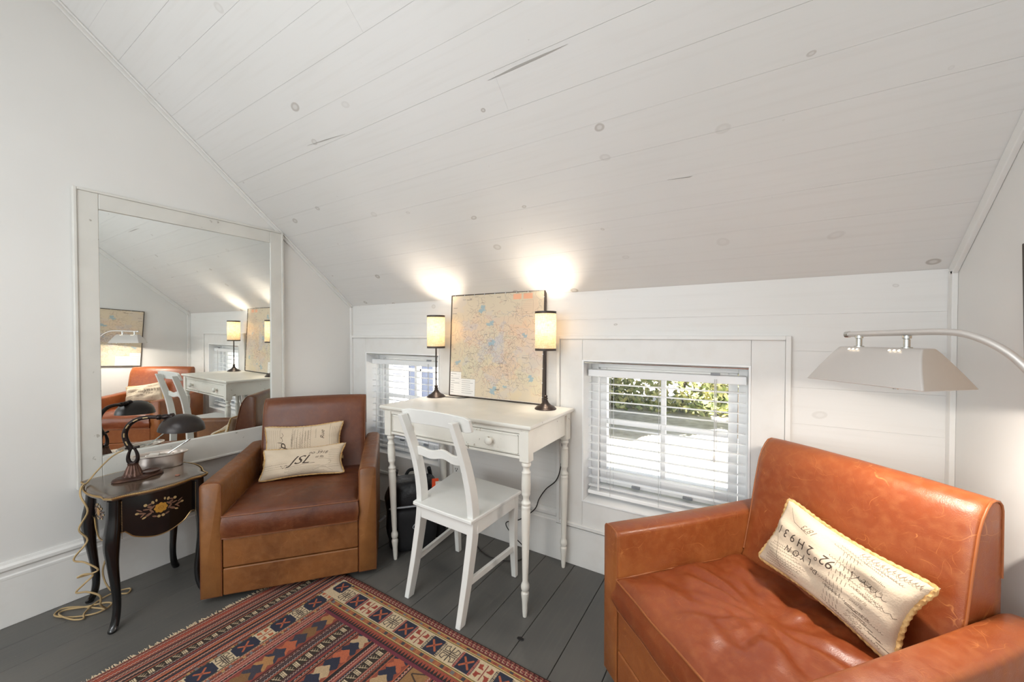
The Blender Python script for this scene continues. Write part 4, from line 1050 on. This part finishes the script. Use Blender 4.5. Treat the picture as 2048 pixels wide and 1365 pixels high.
# ================================================================== MIRROR
MX = XL+.003
t = thing('wall_mirror', 'large mirror in a wide off-white painted frame on the left wall', 'mirror', (XL, .848, .482))
def fb(y0, y1, z0, z1):
    return G().box(.004, .026, y0-.848, y1-.848, z0-.482, z1-.482)
fb(.417, .490, .482, 1.787).obj('frame_board', M['mframe'], t, bevel=.003); fb(1.208, 1.279, .482, 1.787).obj('frame_board', M['mframe'], t, bevel=.003)
fb(.490, 1.208, 1.711, 1.787).obj('frame_board', M['mframe'], t, bevel=.003); fb(.490, 1.208, .482, .605).obj('frame_board', M['mframe'], t, bevel=.003)
for (y0, y1, z0, z1) in ((.413, .425, .478, 1.791), (1.271, 1.283, .478, 1.789), (.425, 1.271, 1.779, 1.791), (.425, 1.271, .478, .490)):
    G().box(.002, .032, y0-.848, y1-.848, z0-.482, z1-.482).obj('edge_moulding', M['mframe'], t, bevel=.003)
G().box(.006, .018, .486-.848, 1.212-.848, .601-.482, 1.715-.482).obj('mirror_glass', M['mirror'], t, smooth=0, loc=None)
mg = t.children[-1]; bpy.context.view_layer.update()
for c_ in t.children:
    if c_.name.startswith('mirror_glass'): c_.data.transform(T(.010, 0, .62) @ Matrix.Rotation(math.radians(-.35), 4, 'Z') @ Matrix.Rotation(math.radians(.37), 4, 'Y') @ T(-.013, 0, -.62))
G().box(.0, .008, .45-.848, 1.24-.848, .52-.482, 1.75-.482).obj('backing', M['gap'], t, smooth=0)

# ================================================================== SIDE TABLE
TX0, TX1, TY0, TY1, TZ = -2.425, -2.045, .410, .748, .530
tcx, tcy = (TX0+TX1)/2, (TY0+TY1)/2
t = thing('side_table', 'small black cabriole-leg side table with gilt floral inlay below the mirror', 'side table', (tcx, tcy, 0))
ha, hb = (TX1-TX0)/2, (TY1-TY0)/2
def serp(off, z, n=24):
    """serpentine outline: long sides face +-x, short sides +-y"""
    pts = []
    def side(p0, p1, nrm, amp):
        for k in range(n):
            f_ = k/n; e = f_*2-1
            bul = amp*(math.cos(e*PI*.5)**2*1.15-.35*math.exp(-((abs(e)-.72)/.18)**2))
            pts.append((p0[0]+(p1[0]-p0[0])*f_+nrm[0]*bul, p0[1]+(p1[1]-p0[1])*f_+nrm[1]*bul, z))
    A, B = ha-.012+off, hb-.006+off; c_ = .018
    side((A, -B+c_), (A, B-c_), (1,0), .020); side((A-c_, B), (-A+c_, B), (0,1), .016)
    side((-A, B-c_), (-A, -B+c_), (-1,0), .012); side((-A+c_, -B), (A-c_, -B), (0,-1), .016)
    return pts
G().loft([serp(-.012, .508), serp(-.004, .510), serp(0, .515), serp(0, .522), serp(-.004, .527), serp(-.008, .5285), serp(-.016, .529)]).obj('tabletop', M['ebony'], t, smooth=35)
br = serp(.0012, .5215, 24)
G().loft([serp(.0015, .518), serp(.003, .5215), serp(.0015, .525)], False).obj('brass_rim', M['brass'], t, smooth=60)
# beads round the rim, joined
g = G(); L = [Vector(p) for p in serp(.003, .5262, 40)]; d = 0; nxt = 0
oct_v = [(1,0,0),(-1,0,0),(0,1,0),(0,-1,0),(0,0,1),(0,0,-1)]; oct_f = [(0,2,4),(2,1,4),(1,3,4),(3,0,4),(2,0,5),(1,2,5),(3,1,5),(0,3,5)]
for i in range(len(L)):
    a1, a2 = L[i], L[(i+1) % len(L)]; sl = (a2-a1).length
    while nxt < d+sl:
        p = a1.lerp(a2, (nxt-d)/sl); g.add([tuple(p+Vector(v)*.0022) for v in oct_v], oct_f); nxt += .0056
    d += sl
o = g.obj('brass_beading', M['brass'], t, smooth=80); o['kind'] = 'stuff'
# bombe apron, scalloped lower edge
AA, AB = ha-.042, hb-.036
def apron(p0, p1, nrm, bul, drop, inlay=None):
    n = 28; g = G(); zt = .508
    rows = 8; V = []
    for i in range(n+1):
        e = -1+2*i/n; s_ = math.cos(e*PI/2)
        zb = .362-drop*(math.cos(e*PI)*.5+.5)**.8+.018*math.exp(-((abs(e)-.80)/.12)**2)
        for j in range(rows+1):
            f_ = j/rows; b2 = bul*(math.cos(e*PI/2)**1.3)*(.55+.45*math.sin(f_*PI*.8+.3))
            z = zt+(zb-zt)*f_
            V.append((p0[0]+(p1[0]-p0[0])*(e+1)/2+nrm[0]*b2, p0[1]+(p1[1]-p0[1])*(e+1)/2+nrm[1]*b2, z))
    m_ = rows+1; F = [(i*m_+j, (i+1)*m_+j, (i+1)*m_+j+1, i*m_+j+1) for i in range(n) for j in range(rows)]
    V2 = [(v[0]-nrm[0]*.010, v[1]-nrm[1]*.010, v[2]) for v in V]; k = len(V)
    F2 = [tuple(k+q for q in reversed(f)) for f in F]
    bd = [i*m_ for i in range(n+1)]+[n*m_+j for j in range(1, m_)]+[i*m_+rows for i in range(n-1, -1, -1)]+[j for j in range(rows-1, 0, -1)]
    F3 = [(bd[i], bd[i-1], bd[i-1]+k, bd[i]+k) for i in range(len(bd))]
    g.add(V+V2, F+F2+F3); o = g.obj('apron', M['black'], t, smooth=40)
    pts = [Vector(V[i*m_+rows])+Vector((nrm[0]*.001, nrm[1]*.001, 0)) for i in range(n+1)]
    G().tube([tuple(p) for p in pts], .0022, 6).obj('apron_beading', M['brass'], o)
    return o
ap = apron((AA, -AB), (AA, AB), (1,0), .018, .045); apron((-AA, -AB), (-AA, AB), (-1,0), .006, .03)
ap2 = apron((-AA, -AB), (AA, -AB), (0,-1), .014, .045); apron((-AA, AB), (AA, AB), (0,1), .014, .045)
# floral inlay as slightly raised pieces on the front apron
def inlay(ox_, nrm, par, sc=1., off=.0195):
    def P3(a, z):
        e = a/AB if nrm[0] else a/AA
        bz = (.55+.45*math.sin(((.508-z)/.18)*PI*.8+.3)); base = (math.cos(max(-1, min(1, e))*PI/2)**1.3)*(.018 if nrm[0] else .014)*bz+.0008
        return (AA+base, a, z) if nrm[0] else (a, -AB-base, z)
    zc = .432
    def petal(cx, cz, r1, r2, an, m, nm):
        pts = []
        for k in range(12):
            q = 2*PI*k/12; x_, z_ = r1*math.cos(q), r2*math.sin(q); pts.append((cx+x_*math.cos(an)-z_*math.sin(an), cz+x_*math.sin(an)+z_*math.cos(an)))
        g = G(); f0 = [P3(*p) for p in pts]; o2 = [tuple(Vector(p)+Vector((nrm[0], nrm[1], 0))*.0008) for p in f0]; g.loft([f0, o2]); g.obj(nm, m, par, smooth=0)
    for k in range(8): an = k*PI/4; petal(.0+.011*math.cos(an)*sc, zc+.010*math.sin(an)*sc, .009*sc, .007*sc, an, M['petal'], 'inlay_petal')
    petal(0, zc, .008*sc, .007*sc, 0, M['petal2'], 'inlay_flower')
    for sx in (-1, 1):
        for (cx, cz, r1, r2, an) in ((.030, .012, .008, .004, .5), (.042, .022, .005, .005, 0), (.052, -.004, .012, .003, .3), (.064, -.001, .005, .004, 0), (.034, -.014, .010, .004, -.5), (.046, -.022, .006, .003, -.4), (.022, .026, .006, .004, 1.2), (.012, .030, .003, .005, 0), (.018, -.026, .007, .003, .4), (.024, .008, .010, .003, -.7), (.026, -.004, .009, .003, .9), (.040, .006, .009, .0022, .2), (.058, .008, .009, .0022, .6), (.006, -.030, .005, .005, 0), (.030, .022, .008, .0022, -.3), (.050, -.012, .008, .0022, -.8)):
            petal(sx*cx*sc, zc+cz*sc, r1*sc, r2*sc, an*sx, M['scroll'] if r1 > .006 else M['petal3'], 'inlay_scroll')
M['petal'] = mat('amber_inlay', (176,128,50), .3); M['petal2'] = mat('dark_amber_inlay', (130,88,34), .3)
M['scroll'] = mat('dusky_rose_inlay', (120,88,70), .3); M['petal3'] = mat('cream_inlay', (176,150,104), .3)
inlay(0, (1,0), ap, 1.12); inlay(0, (0,-1), ap2, .9)
# cabriole legs
for sx in (1, -1):
    for sy in (1, -1):
        path = [(0,0,.508,.021),(.002,.002,.44,.022),(.008,.008,.38,.025),(.011,.011,.33,.024),(.008,.008,.26,.018),(.001,.001,.18,.0145),(-.004,-.004,.11,.013),(-.002,-.002,.06,.013),(.005,.005,.025,.014),(.012,.012,.008,.015),(.013,.013,0,.012)]
        rings = []
        for (dx, dy, z, r) in smooth4(path, 5):
            cx_, cy_ = sx*(AA+dx), sy*(AB+dy)
            rings.append([(cx_+r*math.cos(q)*(1 if abs(math.cos(q)) < .9 else 1), cy_+r*math.sin(q), z) for q in [PI/4+k*PI/4 for k in range(8)]])
        lo = G().loft(rings).obj('leg', M['black'], t, smooth=50)
        g = G()
        for k in range(24):
            z = .498-.0062*k; p = Vector((sx*(AA+.0015+.018), sy*(AB+.002+.0)-(sy*.018), z)); g.add([tuple(p+Vector(v)*.0021) for v in oct_v], oct_f)
        g.obj('leg_beading', M['brass'], lo, smooth=80)

# lamp on side table
GN0 = len(bpy.data.objects); t = thing('gooseneck_lamp', 'antique bronze gooseneck lamp with dark dome shade on the black side table', 'lamp', (-2.250, .540, .5295))
# footed plinth with pen dish (figure-eight outline)
def fig8(off, z, n=64):
    pts = []
    for k in range(n):
        a = 2*PI*k/n; y = .026+.078*math.sin(a); wdt = .043*math.sqrt(max(0, 1-((y-.026)/.0781)**2))*(1+.12*math.cos((y-.026)*80))
        x_ = math.copysign(1, math.cos(a))*wdt
        d_ = Vector((x_, (y-.032)*.6, 0)); d_ = d_.normalized() if d_.length else d_
        pts.append((x_+d_.x*off, y-.01+d_.y*off, z))
    return pts
G().loft([fig8(.004,0), fig8(.006,.004), fig8(.002,.008), fig8(.002,.010), fig8(-.004,.013), fig8(-.008,.015), fig8(-.011,.015)]).obj('plinth', M['bronze'], t, smooth=30)
G().lathe([(.032,.013),(.034,.020),(.030,.021),(.027,.017),(.018,.0158),(.001,.0155)], (0,.056,0), 28, caps=False).obj('pen_dish', M['bronze'], t, smooth=40)
# bell with flutes
rings = []
for (r, z) in ((.034,.013),(.034,.018),(.030,.021),(.027,.030),(.022,.045),(.017,.058),(.016,.062),(.018,.066),(.012,.069)):
    rings.append([(r*(1+.05*math.cos(16*a))*math.cos(a), r*(1+.05*math.cos(16*a))*math.sin(a), z) for a in [2*PI*k/64 for k in range(64)]])
G().loft(rings).obj('bell_foot', M['bronze'], t, smooth=50)
# teardrop loop
lp = [(0, .020*math.sin(q)*(1-.45*(1-math.cos(q))/2)*1.0, .100-.034*math.cos(q)) for q in [2*PI*k/28 for k in range(28)]]
G().tube(lp, [.0065+.002*math.cos(2*PI*k/28) for k in range(28)], 10, closed=True).obj('loop', M['bronzed'], t, smooth=60)
G().tube([(0,-.022,.135),(0,-.008,.131),(0,.006,.134),(0,.020,.137)], .0055, 8).obj('collar', M['bronzed'], t, smooth=60)
arm = smooth_path([(0,-.004,.128),(0,-.018,.160),(0,-.024,.195),(0,-.012,.232),(0,.014,.255),(0,.045,.262),(0,.075,.260),(0,.095,.258)], 6)
ao = G().tube(arm, [.0105-.003*i/len(arm) for i in range(len(arm))], 12).obj('arm', M['bronzed'], t, smooth=60)
for i0 in (4, 10, 16, 22, 28):
    seg = [(p[0]+.0085, p[1]+.001, p[2]) for p in arm[i0:i0+4]]
    G().tube(seg, .0026, 6).obj('gilt_inlay', M['gilt'], ao, smooth=60, label='worn gilt segment')
G().lathe([(.006,0),(.011,.004),(.012,.012),(.008,.018),(.011,.022),(.012,.034),(.010,.042),(.014,.046),(.015,.056),(.010,.06)], n=16, mtx=T(0,.075,.259) @ Matrix.Rotation(-PI/2, 4, 'X')).obj('socket', M['bronzed'], t, smooth=40)
R_ = .078
prof = [(R_, 0), (R_*.985,.012), (R_*.92,.028), (R_*.78,.046), (R_*.55,.060), (R_*.28,.068), (.001,.070)]
prof2 = [(r-.003 if r > .004 else .0005, z-.003 if z > 0 else 0) for r, z in prof][::-1]
G().lathe(prof+prof2+[prof[0]], n=36, mtx=T(0, .158, .196) @ Matrix.Rotation(math.radians(-4), 4, 'X'), caps=False).obj('dome_shade', M['shade'], t, smooth=50)
G().lathe([(.008,0),(.016,.02),(.015,.04),(.004,.05)], n=16, mtx=T(0, .135, .245) @ Matrix.Rotation(math.radians(-130), 4, 'X')).obj('bulb', M['outlet'], t, smooth=60)
RG = rz(math.radians(-36))
for o in t.children:
    if o.name.split('.')[0] in ('collar', 'arm', 'socket', 'dome_shade', 'bulb', 'loop'):
        o.data.transform(RG @ Matrix.Diagonal((1, 1.07, 1, 1)) if o.name.split('.')[0] != 'loop' else RG)
        for q in o.children: q.data.transform(RG @ Matrix.Diagonal((1, 1.07, 1, 1)))
# its cord, spiralling to the floor
P = [(-2.250,.510,.66),(-2.30,.485,.63),(-2.335,.45,.575),(-2.345,.432,.545),(-2.315,.415,.538),(-2.285,.396,.535),(-2.24,.385,.512),(-2.22,.400,.45),(-2.22,.376,.388),(-2.22,.398,.334),(-2.215,.360,.279),(-2.19,.385,.262),(-2.17,.416,.224),(-2.20,.40,.205),(-2.22,.370,.200),(-2.20,.385,.212),(-2.19,.406,.201),(-2.20,.385,.175),(-2.21,.364,.148),(-2.19,.39,.142),(-2.17,.42,.116),(-2.19,.425,.07),(-2.24,.45,.02),(-2.30,.44,.005),(-2.38,.40,.005),(-2.425,.36,.005),(-2.39,.335,.005),(-2.31,.375,.006),(-2.26,.43,.008),(-2.28,.475,.008),(-2.32,.465,.006),(-2.355,.415,.006),(-2.40,.365,.006),(-2.38,.345,.007),(-2.29,.365,.010),(-2.26,.39,.009),(-2.30,.40,.008),(-2.35,.44,.008),(-2.38,.50,.006),(-2.36,.55,.005),(-2.32,.53,.008),(-2.36,.49,.03),(-2.38,.47,.12),(-2.40,.50,.22),(-2.44,.49,.285),(-2.462,.486,.300)]
o = G().tube(smooth_path(P, 6), .0033, 6).obj('lamp_cord', M['cordtan'], None, smooth=60); tag(o, 'tan cloth lamp cord coiling down beside the black side table', 'cord')

# oval tin with odds and ends
t = thing('oval_tin', 'oval silver tin full of odds and ends on the side table', 'tin', (-2.346, .652, .5295), math.radians(62))
def oval(r, z, n=40): return [(r*1.0*math.cos(2*PI*k/n), r*.56*math.sin(2*PI*k/n), z) for k in range(n)]
G().loft([oval(.085,0), oval(.088,.003), oval(.090,.030), oval(.092,.056)], True).obj('base', M['tin'], t, smooth=30)
G().loft([oval(.092,.056), oval(.106,.060), oval(.107,.064), oval(.100,.066), oval(.090,.062), oval(.087,.040), oval(.070,.036)], False).add(oval(.070,.036), [tuple(range(40))]).obj('rim', M['tin'], t, smooth=30)
tm = T(-2.346, .652, .5295) @ rz(math.radians(62))
def tw(x, y, z): return tm @ Vector((x, y, z))
o = G().tube([(0,0,0), (.0,0,.02), (0,0,.10)], [.0018, .0035, .0035], 8).lathe([(.0035,0),(.0045,.003),(.0045,.02),(.003,.024)], (0,0,.10), 8).obj('pen', M['chrome'], None, smooth=50)
o.location = tw(.012, 0, .044); o.rotation_euler = Vector((.15, .75, .50)).to_track_quat('Z', 'Y').to_euler(); tag(o, 'silver pen sticking up out of the oval tin', 'pen')
o = G().box(-.018, .018, -.012, .012, 0, .014).obj('card_box', M['paper'], None, bevel=.002); o.location = tw(-.018, .006, .050); o.rotation_euler = (.3, .1, 1.0); tag(o, 'small white card box lying in the oval tin', 'box')
o = G().lathe([(.001,0),(.012,.002),(.016,.010),(.012,.018),(.001,.020)], n=14).obj('glass_stopper', M['clearglass'], None, smooth=20); o.location = tw(.015, -.012, .046); tag(o, 'faceted glass stopper lying in the oval tin', 'stopper')
o = G().tube([(.013*math.cos(q), .013*math.sin(q), 0) for q in [2*PI*k/20 for k in range(20)]], .0016, 6, closed=True).obj('key_ring', M['chrome'], None, smooth=60); o.location = tw(-.045, -.004, .052); o.rotation_euler = (.4, .2, 0); tag(o, 'metal key ring at the left end of the oval tin', 'key ring')
o = G().lathe([(.010,0),(.012,.003),(.010,.010),(.001,.012)], n=14).obj('brown_bottle_cap', M['ashtray'], None, smooth=40); o.location = tw(.048, .004, .044); o.rotation_euler = (.5, 0, 0); tag(o, 'small brown cap at the right end of the oval tin', 'cap')
gz = thing('eyeglasses', 'pair of eyeglasses lying in the oval tin', 'eyeglasses', tw(-.005, .012, .058), math.radians(62))
for sx in (-.024, .024): G().tube([(sx+.019*math.cos(q), .014*math.sin(q), 0) for q in [2*PI*k/20 for k in range(20)]], .0013, 6, closed=True).obj('rim', M['tin'], gz, smooth=60)
G().tube([(-.006,.004,0),(0,.006,.001),(.006,.004,0)], .0012, 6).obj('bridge', M['tin'], gz); G().tube([(.043,0,0),(.045,-.02,.003),(-.02,-.03,.004)], .0012, 6).obj('temple', M['tin'], gz)
o = G().lathe([(.007,0),(.009,.001),(.008,.003),(.001,.004)], n=12, sx=1.2).obj('brown_chip', M['ashtray'], None, smooth=40); o.location = (-2.135, .655, .5295); tag(o, 'tiny brown chip lying on the side table top', 'chip')

# ================================================================== KILIM RUG
X0, X1, Y0, Y1 = RUGB
nx, ny = 60, 74; V = []; F = []; UV = []
def rug_z(X, Y):
    e = min(X-X0, Y1-Y, .2)/.2
    return .0035+.0022*(noise.noise(Vector((X*5, Y*5, 0)))+.6)*max(0, 1-e)*1.2
for j in range(ny+1):
    for i in range(nx+1):
        X = X0+(X1-X0)*i/nx; Y = Y0+(Y1-Y0)*j/ny
        wob = .006*noise.noise(Vector((X*3, Y*3, 2)))
        V.append((X+wob, Y+wob*.6, rug_z(X, Y)))
m_ = nx+1; F = [(j*m_+i, j*m_+i+1, (j+1)*m_+i+1, (j+1)*m_+i) for j in range(ny) for i in range(nx)]
me = bpy.data.meshes.new('woven_field'); me.from_pydata(V, [], F); uv = me.uv_layers.new(name='UVMap')
for p in me.polygons:
    for li in p.loop_indices: vi = me.loops[li].vertex_index; uv.data[li].uv = ((vi % m_)/nx, (vi//m_)/ny)
me.materials.append(print_mat('kilim_wool', RUGIMG, .95, 300)); me.shade_smooth()
rug = thing('kilim_rug', 'red and navy patterned kilim rug on the grey floor', 'rug', (0,0,0))
o = bpy.data.objects.new('woven_field', me); COL.objects.link(o); o.parent = rug
sm = o.modifiers.new('thick', 'SOLIDIFY'); sm.thickness = .003; sm.offset = -1
g = G(); r = np.random.RandomState(8)
y = Y0
while y < Y1:
    ln_ = .012+.014*r.rand(); a = r.randn()*.006; z = .002+.002*r.rand(); x_ = X0+.004*math.sin(y*9)
    g.add([(x_+.006, y, .0045), (x_+.006, y+.0028, .0045), (x_-ln_, y+a+.0018, z-.001), (x_-ln_, y+a, z-.001), (x_+.006, y, .0025), (x_+.006, y+.0028, .0025), (x_-ln_, y+a+.0018, z-.0018), (x_-ln_, y+a, z-.0018)], [(0,1,2,3),(7,6,5,4),(0,3,7,4),(1,5,6,2),(2,6,7,3)])
    y += .0035
o = g.obj('fringe', mat('cream_fringe', (214,190,158), .9), rug, smooth=0, label='short cream fringe'); o['kind'] = 'stuff'

# dark chip on floor
o = G().lathe([(.012,0),(.010,.002),(.001,.003)], n=7, sx=1.3, sy=.8).obj('floor_chip', M['slot'], None, smooth=0); o.location = (-.712, 1.228, .0002); tag(o, 'small black scrap on the grey floor right of the desk leg', 'scrap')

# ================================================================== PHARMACY FLOOR LAMP
LX, LY, LTH = .275, 1.193, -.848
t = thing('floor_lamp', 'brushed nickel pharmacy floor lamp arching over the right armchair', 'lamp', (LX, LY, 0), LTH)
# local x = along the shade away from the tip, toward the pole
zb, zt = 1.040, 1.122
L2, W2, l2, w2 = .122, .072, .085, .016
def rr(hl, hw_, z, r): # rounded rectangle
    P = []
    for (sx, sy, a0_) in ((1,1,0),(-1,1,PI/2),(-1,-1,PI),(1,-1,1.5*PI)):
        for k in range(5): a = a0_+k*PI/8; P.append((sx*(hl-r)+r*math.cos(a), sy*(hw_-r)+r*math.sin(a), z))
    return P
lv = [(0,0),(.25,.25),(.5,.5),(.72,.72),(.86,.87),(.95,.95),(1,1)]
outr = []; 
for f_, g_ in ((0,0),(.35,.38),(.68,.74),(.82,.88),(.92,.965),(.98,.993)):
    outr.append(rr(L2+(l2-L2)*g_*1.0, W2+(w2-W2)*f_**1.15, zb+(zt-zb)*g_, .004))
outr.append(rr(l2-.004, w2*.8, zt, .004))
inr = [[(p[0]*.975, p[1]*.955, p[2]-.0012) for p in r_] for r_ in outr]
g = G(); g.loft(outr, False); g.loft(inr, False); g.loft([outr[0], inr[0]], False)
n_ = len(outr[0]); g.add(outr[-1], [tuple(range(n_))]); g.add(inr[-1], [tuple(range(n_))])
so = g.obj('lamp_shade', M['nickel'], t, smooth=30)
# vent holes: glowing dots painted as bulb light, in two rows of three
for sx in (-.045, .040):
    for k in range(3):
        for sy in (-1, 1):
            xx = sx+k*.009-.009
            G().lathe([(.0001,0),(.0026,0),(.0026,.0006),(.0001,.0006)], n=10, mtx=T(xx, sy*(w2+.0105), zb+(zt-zb)*.935) @ Matrix.Rotation(-sy*math.radians(50), 4, 'X')).obj('glowing_vent_hole', M['vent'] if 'vent' in M else M.setdefault('vent', mat('lit_vent', (255,244,224), .5, emit=((255,240,214), 1.6))), so, smooth=0)
for px in (-.052, .045):
    G().lathe([(.010,0),(.010,.003),(.006,.004),(.006,.020),(.008,.022),(.008,.028)], (px, 0, zt-.001), 16).obj('post', M['chrome'], t, smooth=30)
rod = [(-.075,0,1.152),(-.02,0,1.154),(.05,0,1.156),(.10,0,1.157),(.14,0,1.152),(.18,0,1.132),(.215,0,1.098),(.245,0,1.045),(.262,0,.985),(.27,0,.92),(.27,0,.80)]
G().tube(smooth_path(rod, 8), .0068, 14).obj('arm', M['nickel'], t, smooth=60)
G().tube([(-.083,0,1.1515),(-.074,0,1.152)], .0078, 14).obj('end_cap', M['chrome'], t, smooth=30)
G().tube([(.27,0,.80),(.27,0,.03)], .0085, 14).obj('pole', M['nickel'], t, smooth=60)
G().lathe([(.11,0),(.11,.012),(.104,.018),(.03,.022),(.014,.034),(.010,.05)], (.27,0,0), 40).obj('base', M['nickel'], t, smooth=30)
G().tube([(-.07,0,1.062),(.07,0,1.062)], .006, 10).obj('bulb', M['bulb'], t, smooth=60)
G().lathe([(.001,0),(.005,.001),(.005,.008),(.001,.009)], (.06,-.05,1.034), 10).obj('dimmer_knob', M['chrome'], t)
l = bpy.data.lights.new('pharmacy_glow', 'AREA'); l.shape = 'RECTANGLE'; l.size = .13; l.size_y = .02; l.energy = 5.2; l.color = (1, .90, .80)
lo = bpy.data.objects.new('pharmacy_glow', l); COL.objects.link(lo); lo.parent = t; lo.location = (0, 0, 1.055)
